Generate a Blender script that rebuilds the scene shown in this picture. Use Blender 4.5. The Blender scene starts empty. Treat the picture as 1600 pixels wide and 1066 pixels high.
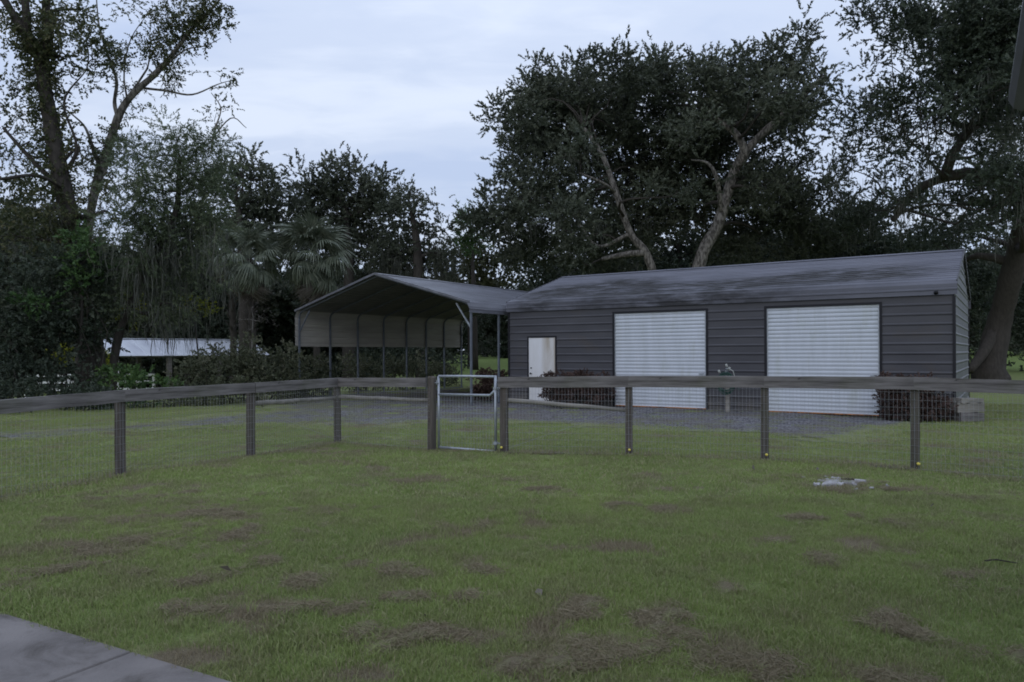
import bpy, math, random
import numpy as np
from mathutils import Vector, Matrix
S = bpy.context.scene
COL = S.collection
rng = np.random.default_rng(7)
random.seed(7)
R = math.radians

# ------------------------------------------------------------------ camera
F, HY, ROLL, HC = 1172.2, 551.2, -0.0045, 1.6        # focal length (px of 1600), horizon row, roll, eye height
cam = bpy.data.cameras.new('camera'); camo = bpy.data.objects.new('camera', cam); COL.objects.link(camo)
cam.sensor_width = 36; cam.lens = F * 36 / 1600
cam.shift_y = (HY - 533) / 1600
cam.clip_start = .05; cam.clip_end = 3000
camo.location = (0, 0, HC)
camo.rotation_euler = (Matrix.Rotation(R(90), 3, 'X') @ Matrix.Rotation(ROLL, 3, 'Z')).to_euler()
S.camera = camo

# ------------------------------------------------------------------ sky
SUN_EL, SUN_ROT = R(24), R(200)
w = bpy.data.worlds.new('World'); S.world = w; w.use_nodes = True
nt = w.node_tree; nt.nodes.clear()
def wn(t, **k):
    n = nt.nodes.new(t)
    for a, b in k.items(): setattr(n, a, b)
    return n
wo = wn('ShaderNodeOutputWorld'); bg = wn('ShaderNodeBackground'); bg.inputs[1].default_value = .1
sky = wn('ShaderNodeTexSky', sky_type='NISHITA', sun_disc=False, sun_elevation=SUN_EL, sun_rotation=SUN_ROT, air_density=1.0, dust_density=1.0)
tc = wn('ShaderNodeTexCoord'); sp = wn('ShaderNodeSeparateXYZ'); nt.links.new(tc.outputs['Generated'], sp.inputs[0])
# cloud layer: direction projected on a flat ceiling so clouds flatten towards the horizon
mx = wn('ShaderNodeMath', operation='MAXIMUM'); nt.links.new(sp.outputs[2], mx.inputs[0]); mx.inputs[1].default_value = 0.0
ad = wn('ShaderNodeMath', operation='ADD'); nt.links.new(mx.outputs[0], ad.inputs[0]); ad.inputs[1].default_value = .16
dx = wn('ShaderNodeMath', operation='DIVIDE'); dy = wn('ShaderNodeMath', operation='DIVIDE')
nt.links.new(sp.outputs[0], dx.inputs[0]); nt.links.new(ad.outputs[0], dx.inputs[1])
nt.links.new(sp.outputs[1], dy.inputs[0]); nt.links.new(ad.outputs[0], dy.inputs[1])
cb = wn('ShaderNodeCombineXYZ'); nt.links.new(dx.outputs[0], cb.inputs[0]); nt.links.new(dy.outputs[0], cb.inputs[1])
mp = wn('ShaderNodeMapping'); mp.inputs['Rotation'].default_value = (0, 0, R(-32)); mp.inputs['Scale'].default_value = (.55, 1.15, 1); nt.links.new(cb.outputs[0], mp.inputs[0])
n1 = wn('ShaderNodeTexNoise'); n1.inputs['Scale'].default_value = 1.5; n1.inputs['Detail'].default_value = 8; n1.inputs['Roughness'].default_value = .5; n1.inputs['Distortion'].default_value = .5
nt.links.new(mp.outputs[0], n1.inputs[0])
n2 = wn('ShaderNodeTexNoise'); n2.inputs['Scale'].default_value = 5.5; n2.inputs['Detail'].default_value = 7; n2.inputs['Distortion'].default_value = .8; nt.links.new(mp.outputs[0], n2.inputs[0])
nm = wn('ShaderNodeMixRGB'); nm.inputs[0].default_value = .22; nt.links.new(n1.outputs[0], nm.inputs[1]); nt.links.new(n2.outputs[0], nm.inputs[2])
cr = wn('ShaderNodeValToRGB'); nt.links.new(nm.outputs[0], cr.inputs[0])
cr.color_ramp.interpolation = 'EASE'
cr.color_ramp.elements[0].position = .36; cr.color_ramp.elements[0].color = (5.2, 6.2, 8.4, 1)
cr.color_ramp.elements[1].position = .64; cr.color_ramp.elements[1].color = (7.4, 8.2, 9.8, 1)
e = cr.color_ramp.elements.new(.5); e.color = (6.1, 7.0, 8.9, 1)
gr = wn('ShaderNodeMapRange'); nt.links.new(sp.outputs[2], gr.inputs[0]); gr.inputs[1].default_value = 0; gr.inputs[2].default_value = 1
gr.inputs[3].default_value = .95; gr.inputs[4].default_value = 1.45
ms = wn('ShaderNodeVectorMath', operation='SCALE'); nt.links.new(cr.outputs[0], ms.inputs[0]); nt.links.new(gr.outputs[0], ms.inputs['Scale'])
mixn = wn('ShaderNodeMixRGB'); mixn.inputs[0].default_value = .9
nt.links.new(sky.outputs[0], mixn.inputs[1]); nt.links.new(ms.outputs[0], mixn.inputs[2])
nt.links.new(mixn.outputs[0], bg.inputs[0]); nt.links.new(bg.outputs[0], wo.inputs[0])

sun = bpy.data.lights.new('sun', 'SUN'); suno = bpy.data.objects.new('sun', sun); COL.objects.link(suno)
sun.energy = .25; sun.angle = R(35); sun.color = (1, .94, .88)
sd = Vector((math.sin(SUN_ROT) * math.cos(SUN_EL), math.cos(SUN_ROT) * math.cos(SUN_EL), math.sin(SUN_EL)))
suno.rotation_euler = sd.to_track_quat('Z', 'Y').to_euler()
S.view_settings.view_transform = 'Standard'; S.view_settings.look = 'None'
S.view_settings.exposure = 0; S.view_settings.gamma = 1
S.cycles.max_bounces = 6; S.cycles.diffuse_bounces = 3; S.cycles.transparent_max_bounces = 6
S.cycles.use_denoising = True; S.cycles.filter_width = 1.8

# ------------------------------------------------------------------ places
def ray(px, py):
    a, b = px - 800, py - HY; c, s = math.cos(ROLL), math.sin(ROLL)
    return (c * a + s * b) / F, -(-s * a + c * b) / F
def at(px, py, d):
    x, z = ray(px, py); return Vector((x * d, d, HC + z * d))
def sstep(a, b, v):
    t = np.clip((np.asarray(v, float) - a) / (b - a), 0, 1); return t * t * (3 - 2 * t)
def gz(x, y):                                            # height of the ground
    x = np.asarray(x, float); y = np.asarray(y, float)
    z = .018 * np.sin(.9 * x + .4 * y + 1) + .014 * np.sin(1.7 * y - .8 * x) + .008 * np.sin(3.1 * x + 2.3 * y)
    z = z * sstep(2.5, 6, y) * (1 - sstep(40, 60, y))
    z = z - 1.0 * sstep(27, 38, y) * sstep(8, 14, -x)
    return z + (1.2 + .9 * sstep(5, 60, x)) * sstep(46, 110, y)
def gp(px, py):                                          # pixel on flat ground
    x, z = ray(px, py); d = HC / -z; return Vector((x * d, d, 0))
def ground(v): return Vector((v[0], v[1], float(gz(v[0], v[1]))))
TH = .5847
U = Vector((math.cos(TH), -math.sin(TH), 0)); V = Vector((math.sin(TH), math.cos(TH), 0))

# ------------------------------------------------------------------ materials
MATS = {}
def mat(name, col, rough=.7, spec=.3, metal=0, col2=None, scale=3, detail=5, bump=0, bscale=40, stretch=(1, 1, 1), lo=.35, hi=.65, ramp=None):
    m = bpy.data.materials.new(name); m.use_nodes = True; t = m.node_tree; b = t.nodes['Principled BSDF']
    b.inputs['Roughness'].default_value = rough; b.inputs['Metallic'].default_value = metal
    b.inputs['Specular IOR Level'].default_value = spec
    c = t.nodes.new('ShaderNodeTexCoord'); mpn = t.nodes.new('ShaderNodeMapping'); mpn.inputs['Scale'].default_value = stretch
    t.links.new(c.outputs['Object'], mpn.inputs[0])
    b.inputs['Base Color'].default_value = (*col, 1)
    if col2:
        n = t.nodes.new('ShaderNodeTexNoise'); n.inputs['Scale'].default_value = scale; n.inputs['Detail'].default_value = detail; n.inputs['Roughness'].default_value = .6
        t.links.new(mpn.outputs[0], n.inputs[0])
        r = t.nodes.new('ShaderNodeMapRange'); r.inputs[1].default_value = lo; r.inputs[2].default_value = hi; t.links.new(n.outputs[0], r.inputs[0])
        x = t.nodes.new('ShaderNodeMixRGB'); x.inputs[1].default_value = (*col, 1); x.inputs[2].default_value = (*col2, 1)
        t.links.new(r.outputs[0], x.inputs[0]); t.links.new(x.outputs[0], b.inputs['Base Color']); m['mixnode'] = x.name
    if bump:
        n = t.nodes.new('ShaderNodeTexNoise'); n.inputs['Scale'].default_value = bscale; n.inputs['Detail'].default_value = 6
        t.links.new(mpn.outputs[0], n.inputs[0])
        k = t.nodes.new('ShaderNodeBump'); k.inputs['Strength'].default_value = bump; k.inputs['Distance'].default_value = .02
        t.links.new(n.outputs[0], k.inputs['Height']); t.links.new(k.outputs[0], b.inputs['Normal'])
    MATS[name] = m; return m
def layer(m, col, scale, lo, hi, stretch=(1, 1, 1), off=(0, 0, 0), amt=1, detail=6, dist=0):
    """another stain over the base colour"""
    t = m.node_tree; b = t.nodes['Principled BSDF']
    c = t.nodes.new('ShaderNodeTexCoord'); mpn = t.nodes.new('ShaderNodeMapping'); mpn.inputs['Scale'].default_value = stretch; mpn.inputs['Location'].default_value = off
    t.links.new(c.outputs['Object'], mpn.inputs[0])
    n = t.nodes.new('ShaderNodeTexNoise'); n.inputs['Scale'].default_value = scale; n.inputs['Detail'].default_value = detail; n.inputs['Roughness'].default_value = .65; n.inputs['Distortion'].default_value = dist
    t.links.new(mpn.outputs[0], n.inputs[0])
    r = t.nodes.new('ShaderNodeMapRange'); r.inputs[1].default_value = lo; r.inputs[2].default_value = hi; r.inputs[4].default_value = amt; t.links.new(n.outputs[0], r.inputs[0])
    x = t.nodes.new('ShaderNodeMixRGB'); x.inputs[2].default_value = (*col, 1); t.links.new(r.outputs[0], x.inputs[0])
    old = b.inputs['Base Color']
    if old.is_linked: t.links.new(old.links[0].from_socket, x.inputs[1])
    else: x.inputs[1].default_value = old.default_value
    t.links.new(x.outputs[0], old); return r, x
def leafmat(name, c1, c2, c3=None, rough=.55, trans=.2, attr='tint', dry=None):
    m = bpy.data.materials.new(name); m.use_nodes = True; t = m.node_tree; b = t.nodes['Principled BSDF']; out = t.nodes['Material Output']
    b.inputs['Roughness'].default_value = rough; b.inputs['Specular IOR Level'].default_value = .25
    a = t.nodes.new('ShaderNodeAttribute'); a.attribute_name = attr
    r = t.nodes.new('ShaderNodeValToRGB'); t.links.new(a.outputs['Fac'], r.inputs[0])
    r.color_ramp.elements[0].color = (*c1, 1); r.color_ramp.elements[1].color = (*(c3 or c2), 1)
    if c3: q = r.color_ramp.elements.new(.6); q.color = (*c2, 1)
    colr = r.outputs[0]
    t.links.new(colr, b.inputs['Base Color'])
    tr = t.nodes.new('ShaderNodeBsdfTranslucent'); t.links.new(colr, tr.inputs[0])
    mxs = t.nodes.new('ShaderNodeMixShader'); mxs.inputs[0].default_value = trans
    t.links.new(b.outputs[0], mxs.inputs[1]); t.links.new(tr.outputs[0], mxs.inputs[2]); t.links.new(mxs.outputs[0], out.inputs[0])
    MATS[name] = m; return m

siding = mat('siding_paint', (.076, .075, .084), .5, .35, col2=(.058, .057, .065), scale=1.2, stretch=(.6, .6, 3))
layer(siding, (.10, .075, .05), 1.1, .55, .8, stretch=(.8, .8, 1.2), off=(3, 0, 1), amt=.5)
r_, x_ = layer(siding, (.15, .13, .10), 3.5, .35, .75, stretch=(1, 1, .6), amt=.8)
t = siding.node_tree; c_ = t.nodes.new('ShaderNodeTexCoord'); s_ = t.nodes.new('ShaderNodeSeparateXYZ'); t.links.new(c_.outputs['Object'], s_.inputs[0])
a_ = t.nodes.new('ShaderNodeMapRange'); t.links.new(s_.outputs[2], a_.inputs[0]); a_.inputs[1].default_value = .55; a_.inputs[2].default_value = .05
m_ = t.nodes.new('ShaderNodeMath'); m_.operation = 'MULTIPLY'; t.links.new(r_.outputs[0], m_.inputs[0]); t.links.new(a_.outputs[0], m_.inputs[1]); t.links.new(m_.outputs[0], x_.inputs[0])
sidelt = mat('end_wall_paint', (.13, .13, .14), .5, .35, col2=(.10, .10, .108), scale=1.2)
roofm = mat('roof_paint_skylit', (.155, .158, .188), .5, .3, col2=(.105, .107, .13), scale=1.5, stretch=(.35, 2.5, 2.5), bump=.03, bscale=3)  # same paint as the walls; sky light on the roof put into its colour
def roofstain(cx, cy, rx, ry):
    r, x = layer(roofm, (.012, .011, .010), 2.6, .36, .56, stretch=(.5, 1.6, 1.6), off=(cx, cy, 0), amt=.95, detail=10)
    t = roofm.node_tree
    c = t.nodes.new('ShaderNodeTexCoord'); mpn = t.nodes.new('ShaderNodeMapping')
    mpn.inputs['Location'].default_value = (-cx / rx, -cy / ry, 0); mpn.inputs['Scale'].default_value = (1 / rx, 1 / ry, 0)
    t.links.new(c.outputs['Object'], mpn.inputs[0])
    ln = t.nodes.new('ShaderNodeVectorMath'); ln.operation = 'LENGTH'; t.links.new(mpn.outputs[0], ln.inputs[0])
    mr = t.nodes.new('ShaderNodeMapRange'); mr.inputs[1].default_value = 1.15; mr.inputs[2].default_value = .6; t.links.new(ln.outputs['Value'], mr.inputs[0])
    mu = t.nodes.new('ShaderNodeMath'); mu.operation = 'MULTIPLY'; t.links.new(r.outputs[0], mu.inputs[0]); t.links.new(mr.outputs[0], mu.inputs[1]); t.links.new(mu.outputs[0], x.inputs[0])
roofstain(3.0, 1.2, 2.1, 1.5); roofstain(9.6, 1.1, 2.8, 1.1); roofstain(6.0, .6, 4, 1.0); roofstain(1.0, .9, 1.2, 1.4)
layer(roofm, (.10, .095, .10), 5, .5, .75, stretch=(.25, 3, 3), amt=.5)
whitedoor = mat('white_door_paint', (.56, .59, .64), .5, .35, col2=(.50, .53, .57), scale=2, stretch=(2, 1, .3))
layer(whitedoor, (.34, .36, .26), 1.4, .54, .78, stretch=(1.6, 1, .5), amt=.4)
layer(whitedoor, (.30, .25, .2), 3.0, .6, .8, stretch=(3, 1, .2), amt=.3, off=(2, 0, 0))
persondoor = mat('person_door_paint', (.76, .76, .78), .4, .4, col2=(.68, .67, .66), scale=1.5, stretch=(1.5, 1, .5))
r_, x_ = layer(persondoor, (.36, .29, .20), 2.0, .30, .60, stretch=(2.2, 1, .3), off=(.35, 0, 0), amt=.75)
t = persondoor.node_tree; c_ = t.nodes.new('ShaderNodeTexCoord'); s_ = t.nodes.new('ShaderNodeSeparateXYZ'); t.links.new(c_.outputs['Object'], s_.inputs[0])
a_ = t.nodes.new('ShaderNodeMapRange'); t.links.new(s_.outputs[0], a_.inputs[0]); a_.inputs[1].default_value = 1.18; a_.inputs[2].default_value = 1.42
m_ = t.nodes.new('ShaderNodeMath'); m_.operation = 'MULTIPLY'; t.links.new(r_.outputs[0], m_.inputs[0]); t.links.new(a_.outputs[0], m_.inputs[1]); t.links.new(m_.outputs[0], x_.inputs[0])
black = mat('black_trim', (.012, .012, .016), .5, .3)
steel = mat('galvanised_steel', (.42, .45, .49), .42, .5, metal=.55, col2=(.32, .34, .37), scale=9, bump=.05)
tubem = mat('carport_tube', (.15, .17, .20), .5, .4, metal=.2, col2=(.11, .12, .14), scale=4)
underm = mat('roof_underside', (.20, .192, .18), .6, .2, col2=(.15, .145, .138), scale=2)
panelin = mat('panel_inside', (.40, .375, .33), .6, .3, col2=(.31, .29, .26), scale=1.0, stretch=(.5, .5, 2))
rust = mat('rusty_bar', (.42, .17, .05), .8, .2, col2=(.15, .07, .04), scale=3, stretch=(1.2, 1, 1), lo=.45, hi=.6)
wood = mat('weathered_wood', (.215, .20, .195), .85, .15, col2=(.125, .115, .112), scale=4.5, stretch=(.35, 3, 3), bump=.5, bscale=9)
layer(wood, (.045, .04, .036), 7, .50, .70, stretch=(.18, 5, 5), amt=.85)
layer(wood, (.02, .018, .016), 3.2, .70, .74, stretch=(1, 1.5, 1.5), amt=.9)
layer(wood, (.10, .105, .07), 1.3, .5, .75, amt=.6)
postw = mat('post_wood', (.135, .118, .105), .88, .12, col2=(.07, .06, .055), scale=6, stretch=(3, 3, .3), bump=.6, bscale=10)
layer(postw, (.09, .10, .06), 1.6, .5, .75, amt=.5, off=(1, 2, 0))
polew = mat('pale_pole_wood', (.30, .28, .25), .85, .12, col2=(.17, .16, .14), scale=3, stretch=(.5, 3, 3), bump=.4, bscale=12)
wirem = mat('wire', (.33, .34, .36), .5, .4, metal=.4)
concrete = mat('concrete', (.225, .205, .195), .85, .2, col2=(.145, .132, .127), scale=1.3, bump=.25, bscale=70)
layer(concrete, (.085, .075, .068), 2.0, .46, .68, amt=1, dist=1); layer(concrete, (.24, .26, .27), 90, .6, .7, amt=.5)
yellow = mat('yellow_plastic', (.75, .62, .12), .5, .4)
bark = mat('bark', (.068, .060, .053), .9, .1, col2=(.045, .04, .035), scale=5, stretch=(2, 2, .5), bump=1, bscale=7)
palebark = mat('pale_bark', (.24, .22, .195), .9, .1, col2=(.075, .068, .06), scale=4.5, stretch=(2, 2, .8), bump=.9, bscale=8, lo=.4, hi=.58)
stumpm = mat('bleached_wood', (.42, .41, .42), .8, .2, col2=(.22, .205, .20), scale=9, bump=.6, bscale=25)
hose = mat('hose_green', (.015, .06, .045), .4, .4)
hosegrey = mat('hose_grey', (.35, .36, .33), .45, .4)
dirt = mat('bare_soil', (.05, .042, .034), .95, .05, col2=(.085, .07, .055), scale=8, bump=1, bscale=30)
guttm = mat('gutter_paint', (.10, .10, .108), .5, .4, col2=(.08, .08, .085), scale=5)
barnroof = mat('barn_roof_metal', (.64, .67, .72), .5, .4, col2=(.48, .50, .56), scale=1.2, stretch=(1.2, .3, .3))
barnwall = mat('barn_gable_paint', (.36, .37, .33), .7, .2)
whitepaint = mat('white_board_paint', (.72, .73, .72), .6, .3, col2=(.55, .56, .52), scale=3)
fasciam = mat('house_soffit', (.45, .45, .45), .6, .3)

L_oak = leafmat('oak_leaf', (0.06, 0.068, 0.05), (0.11, 0.122, 0.09), (0.18, 0.185, 0.14))
L_oakbrown = leafmat('old_oak_leaf', (0.046, 0.056, 0.038), (0.092, 0.106, 0.072), (0.15, 0.16, 0.115))
L_dark = leafmat('dark_leaf', (0.028, 0.038, 0.026), (0.058, 0.076, 0.05), (0.1, 0.115, 0.08))
L_green = leafmat('green_leaf', (0.04, 0.08, 0.025), (0.075, 0.135, 0.045), (0.13, 0.19, 0.06))
L_yellow = leafmat('yellow_leaf', (.10, .12, .02), (.24, .26, .03), (.45, .45, .05), trans=.5)
L_feather = leafmat('feathery_leaf', (0.06, 0.082, 0.045), (0.115, 0.145, 0.08), (0.18, 0.2, 0.12), trans=.3)
L_vine = leafmat('vine_leaf', (0.035, 0.045, 0.02), (0.075, 0.09, 0.04), (0.16, 0.145, 0.075), trans=.3)
L_palm = leafmat('palm_frond', (.085, .105, .07), (.145, .165, .115), (.22, .235, .17), rough=.4, trans=.15)
L_deadpalm = leafmat('dead_palm_frond', (.10, .085, .07), (.16, .14, .12), (.22, .19, .16), trans=.15)
L_moss = leafmat('spanish_moss', (.075, .08, .068), (.115, .12, .10), (.15, .15, .125), rough=.9, trans=.3)
L_red = leafmat('burgundy_leaf', (0.045, 0.03, 0.024), (0.095, 0.058, 0.048), (0.17, 0.12, 0.1))
L_shrub = leafmat('shrub_leaf', (0.05, 0.06, 0.034), (0.095, 0.105, 0.06), (0.17, 0.165, 0.11))

# ------------------------------------------------------------------ mesh helpers
def link(name, me, parent=None, m=None):
    o = bpy.data.objects.new(name, me); COL.objects.link(o)
    if parent: o.parent = parent
    if m is not None:
        for q in (m if isinstance(m, (list, tuple)) else [m]): me.materials.append(q)
    return o
def tag(o, label=None, cat=None, group=None, kind=None):
    if label: o['label'] = label
    if cat: o['category'] = cat
    if group: o['group'] = group
    if kind: o['kind'] = kind
    return o
def thing(name, label, cat, loc=(0, 0, 0), rz=0, group=None):
    o = bpy.data.objects.new(name, None); o.empty_display_size = .2; COL.objects.link(o)
    o.location = loc; o.rotation_euler = (0, 0, rz); return tag(o, label, cat, group)
def np_mesh(name, v, f, tint=None, smooth=False, mi=None):
    v = np.asarray(v, np.float32); f = np.asarray(f, np.int32); me = bpy.data.meshes.new(name)
    me.vertices.add(len(v)); me.vertices.foreach_set('co', v.ravel())
    k = f.shape[1]; me.loops.add(f.size); me.loops.foreach_set('vertex_index', f.ravel())
    me.polygons.add(len(f)); me.polygons.foreach_set('loop_start', np.arange(0, f.size, k, dtype=np.int32))
    me.polygons.foreach_set('loop_total', np.full(len(f), k, np.int32))
    if mi is not None: me.polygons.foreach_set('material_index', np.asarray(mi, np.int32))
    me.polygons.foreach_set('use_smooth', np.full(len(f), smooth))
    me.update(calc_edges=True)
    if tint is not None:
        a = me.attributes.new('tint', 'FLOAT', 'FACE'); a.data.foreach_set('value', np.asarray(tint, np.float32))
    return me
class MB:
    def __init__(s): s.v = []; s.f = []; s.n = 0; s.mi = []
    def add(s, v, f, mi=0):
        v = np.asarray(v, float).reshape(-1, 3); s.v.append(v)
        for q in f: s.f.append(tuple(int(i) + s.n for i in q)); s.mi.append(mi)
        s.n += len(v); return s
    def box(s, a, b, mi=0, bev=0):
        x0, y0, z0 = a; x1, y1, z1 = b
        if bev:
            e = bev; pts = []
            for x, sx in ((x0, 1), (x1, -1)):
                for y, sy in ((y0, 1), (y1, -1)):
                    for z, sz in ((z0, 1), (z1, -1)):
                        pts += [(x, y + e * sy, z + e * sz), (x + e * sx, y, z + e * sz), (x + e * sx, y + e * sy, z)]
            import bmesh
            bm = bmesh.new()
            for p in pts: bm.verts.new(p)
            r = bmesh.ops.convex_hull(bm, input=bm.verts[:])
            bm.verts.index_update()
            s.add([v.co[:] for v in bm.verts], [[v.index for v in f.verts] for f in bm.faces], mi); bm.free(); return s
        v = [(x, y, z) for x in (x0, x1) for y in (y0, y1) for z in (z0, z1)]
        return s.add(v, [(0, 1, 3, 2), (4, 6, 7, 5), (0, 4, 5, 1), (2, 3, 7, 6), (0, 2, 6, 4), (1, 5, 7, 3)], mi)
    def obox(s, p, q, wd, ht, mi=0, segs=1, jit=0, up=(0, 0, 1)):
        """board from p to q (centre line), width wd sideways, height ht up"""
        p, q = Vector(p), Vector(q); d = (q - p).normalized(); upv = Vector(up); side = d.cross(upv).normalized(); u2 = side.cross(d)
        vs = []
        for i in range(segs + 1):
            c = p.lerp(q, i / segs); j = [random.uniform(-jit, jit) for _ in range(4)]
            e = min(wd, ht) * .08
            for k, (a, b) in enumerate(((-.5, -.5), (.5, -.5), (.5, .5), (-.5, .5))):
                vs.append(c + side * (a * wd) + u2 * (b * ht + j[k]) + side * j[(k + 1) % 4] * .4)
        fs = [(i * 4 + k, i * 4 + (k + 1) % 4, i * 4 + 4 + (k + 1) % 4, i * 4 + 4 + k) for i in range(segs) for k in range(4)]
        fs += [(3, 2, 1, 0), tuple(segs * 4 + k for k in range(4))]
        return s.add([v[:] for v in vs], fs, mi)
    def tube(s, pts, rad, n=8, mi=0, cap=True):
        pts = [Vector(p) for p in pts]; rad = rad if isinstance(rad, (list, tuple, np.ndarray)) else [rad] * len(pts)
        vs = []; a = None
        for i, p in enumerate(pts):
            d = (pts[min(i + 1, len(pts) - 1)] - pts[max(i - 1, 0)])
            d = d.normalized() if d.length > 1e-9 else Vector((0, 0, 1))
            if a is None: a = d.orthogonal().normalized()
            a = (a - d * a.dot(d)); a = a.normalized() if a.length > 1e-6 else d.orthogonal().normalized()
            b = d.cross(a)
            for k in range(n):
                t = 2 * math.pi * k / n; vs.append((p + (a * math.cos(t) + b * math.sin(t)) * rad[i])[:])
        fs = [(i * n + k, i * n + (k + 1) % n, i * n + n + (k + 1) % n, i * n + n + k) for i in range(len(pts) - 1) for k in range(n)]
        if cap: fs += [tuple(range(n))[::-1], tuple((len(pts) - 1) * n + k for k in range(n))]
        return s.add(vs, fs, mi)
    def build(s, name, m, parent=None, smooth=False):
        me = bpy.data.meshes.new(name)
        me.from_pydata(np.concatenate(s.v).tolist() if s.v else [], [], s.f)
        if any(s.mi): me.polygons.foreach_set('material_index', s.mi)
        if smooth: me.polygons.foreach_set('use_smooth', [True] * len(me.polygons))
        me.update(); return link(name, me, parent, m)
def curve_pts(pts, n=6):
    """Catmull-Rom through points"""
    P = [Vector(p) for p in pts]
    if len(P) < 3: return [P[0].lerp(P[-1], i / n) for i in range(n + 1)]
    out = []; Q = [2 * P[0] - P[1]] + P + [2 * P[-1] - P[-2]]
    for i in range(1, len(Q) - 2):
        for k in range(n):
            t = k / n; a, b, c, d = Q[i - 1:i + 3]
            out.append(.5 * ((2 * b) + (c - a) * t + (2 * a - 5 * b + 4 * c - d) * t * t + (-a + 3 * b - 3 * c + d) * t ** 3))
    return out + [P[-1]]
# corrugated sheet: path points in a plane with ribs standing out along the path normal, swept along x
def rib_path(path, period=.2286, rib=.062, top=.030, h=.019, phase=0):
    """path: list of 2D points; returns list of 2D points with ribs (outward = left of travel)"""
    P = [np.array(p, float) for p in path]; L = [0]
    for a, b in zip(P, P[1:]): L.append(L[-1] + np.linalg.norm(b - a))
    ts = set(L); k = math.floor(-phase / period) - 1; marks = {}
    while k * period + phase < L[-1] + period:
        c = k * period + phase
        for t, o in ((c - rib / 2, 0), (c - top / 2, h), (c + top / 2, h), (c + rib / 2, 0)):
            if 1e-4 < t < L[-1] - 1e-4: marks[round(t, 5)] = o
        k += 1
    def off(t):
        c = ((t - phase + period / 2) % period) - period / 2; a = abs(c)
        return h if a <= top / 2 else (0 if a >= rib / 2 else h * (rib / 2 - a) / (rib / 2 - top / 2))
    allt = sorted(set([round(x, 5) for x in L]) | set(marks))
    out = []
    for t in allt:
        i = min(max(np.searchsorted(L, t, side='right') - 1, 0), len(P) - 2)
        dd = P[i + 1] - P[i]; l = np.linalg.norm(dd); dd = dd / l; q = P[i] + dd * (t - L[i])
        nn = np.array([-dd[1], dd[0]]); out.append((t, q + nn * off(t)))
    return out, L[-1]
def cut_path(path, a, b):
    ts = [t_ for t_, q in path]; P_ = np.array([q for t_, q in path]); a = max(a, ts[0]); b = min(b, ts[-1])
    f_ = lambda t_: np.array([np.interp(t_, ts, P_[:, 0]), np.interp(t_, ts, P_[:, 1])])
    return [f_(a)] + [q for t_, q in path if a + 1e-4 < t_ < b - 1e-4] + [f_(b)]

# ------------------------------------------------------------------ ground
def axis(lo, hi, step, far, n):
    a = np.arange(lo, hi + 1e-6, step); g = np.geomspace(step, far - hi, n)
    return a, g
# brown patches on the lawn: (px, py, radius x, radius y in px)
PATCH = [(300, 810, 130, 26), (200, 865, 170, 30), (110, 820, 60, 14), (640, 752, 28, 8), (800, 745, 10, 5), (880, 770, 20, 6), (1035, 795, 40, 10), (960, 790, 20, 8),
         (545, 885, 35, 12), (660, 898, 22, 9), (735, 885, 26, 12), (610, 905, 20, 10), (480, 912, 60, 14), (640, 940, 40, 14), (560, 965, 30, 10), (430, 968, 28, 12),
         (580, 995, 26, 12), (620, 1008, 26, 10), (720, 945, 30, 14), (1030, 960, 50, 20), (940, 1010, 110, 28), (1130, 1015, 90, 30), (1090, 1045, 120, 25), (860, 1035, 60, 20),
         (1430, 825, 45, 12), (1260, 808, 30, 8), (1350, 820, 15, 5), (1580, 820, 50, 18), (1300, 760, 60, 14), (1380, 764, 30, 8), (1435, 1000, 60, 26), (1570, 1010, 50, 26),
         (1350, 1050, 110, 24), (1215, 1050, 60, 20), (1350, 960, 30, 14), (1290, 880, 40, 10), (150, 780, 90, 12), (520, 800, 60, 8), (1500, 900, 60, 14), (50, 900, 80, 22), (900, 935, 30, 10),
         (1150, 925, 30, 8), (760, 1000, 40, 12), (1500, 780, 50, 8), (330, 950, 40, 14), (380, 835, 70, 14), (250, 780, 60, 10), (100, 860, 80, 18), (400, 880, 60, 14), (300, 905, 70, 16), (1060, 1000, 60, 16), (1000, 1050, 80, 16), (700, 830, 50, 8), (1200, 850, 40, 8)]
PP = []
for px, py, rx, ry in PATCH:
    c = gp(px, py); e1 = gp(px + rx, py); e2 = gp(px, py - ry); PP.append((c.x, c.y, abs(e1.x - c.x), abs(e2.y - c.y)))
PP = np.array(PP)
def hashnoise(x, y, s, seed=0):
    x = np.asarray(x) * s + seed * 17.3; y = np.asarray(y) * s + seed * 9.1
    xi = np.floor(x); yi = np.floor(y); fx = x - xi; fy = y - yi; fx = fx * fx * (3 - 2 * fx); fy = fy * fy * (3 - 2 * fy)
    def h(a, b):
        v = np.sin(a * 127.1 + b * 311.7 + seed * 7.7) * 43758.5453; return v - np.floor(v)
    return (h(xi, yi) * (1 - fx) + h(xi + 1, yi) * fx) * (1 - fy) + (h(xi, yi + 1) * (1 - fx) + h(xi + 1, yi + 1) * fx) * fy
LUMP = []
for cx, cy, rx, ry in PP:
    for k in range(int(1 + 1.9 * min(4, rx * ry * 3.14))):
        lx, ly = rng.normal(cx, rx * .55), rng.normal(cy, ry * .6); an = rng.uniform(0, 6.283)
        for q in range(rng.integers(2, 7)):
            LUMP.append((lx, ly, rng.uniform(.010, .042))); an += rng.normal(0, .8); lx += math.cos(an) * .07; ly += math.sin(an) * .07
LUMP = np.array(LUMP)
def lumpiness(x, y):
    d = np.zeros_like(x)
    for cx, cy, r_ in LUMP: d = np.maximum(d, np.exp(-((x - cx) ** 2 + (y - cy) ** 2) / (1.15 * r_) ** 2))
    return d
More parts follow.
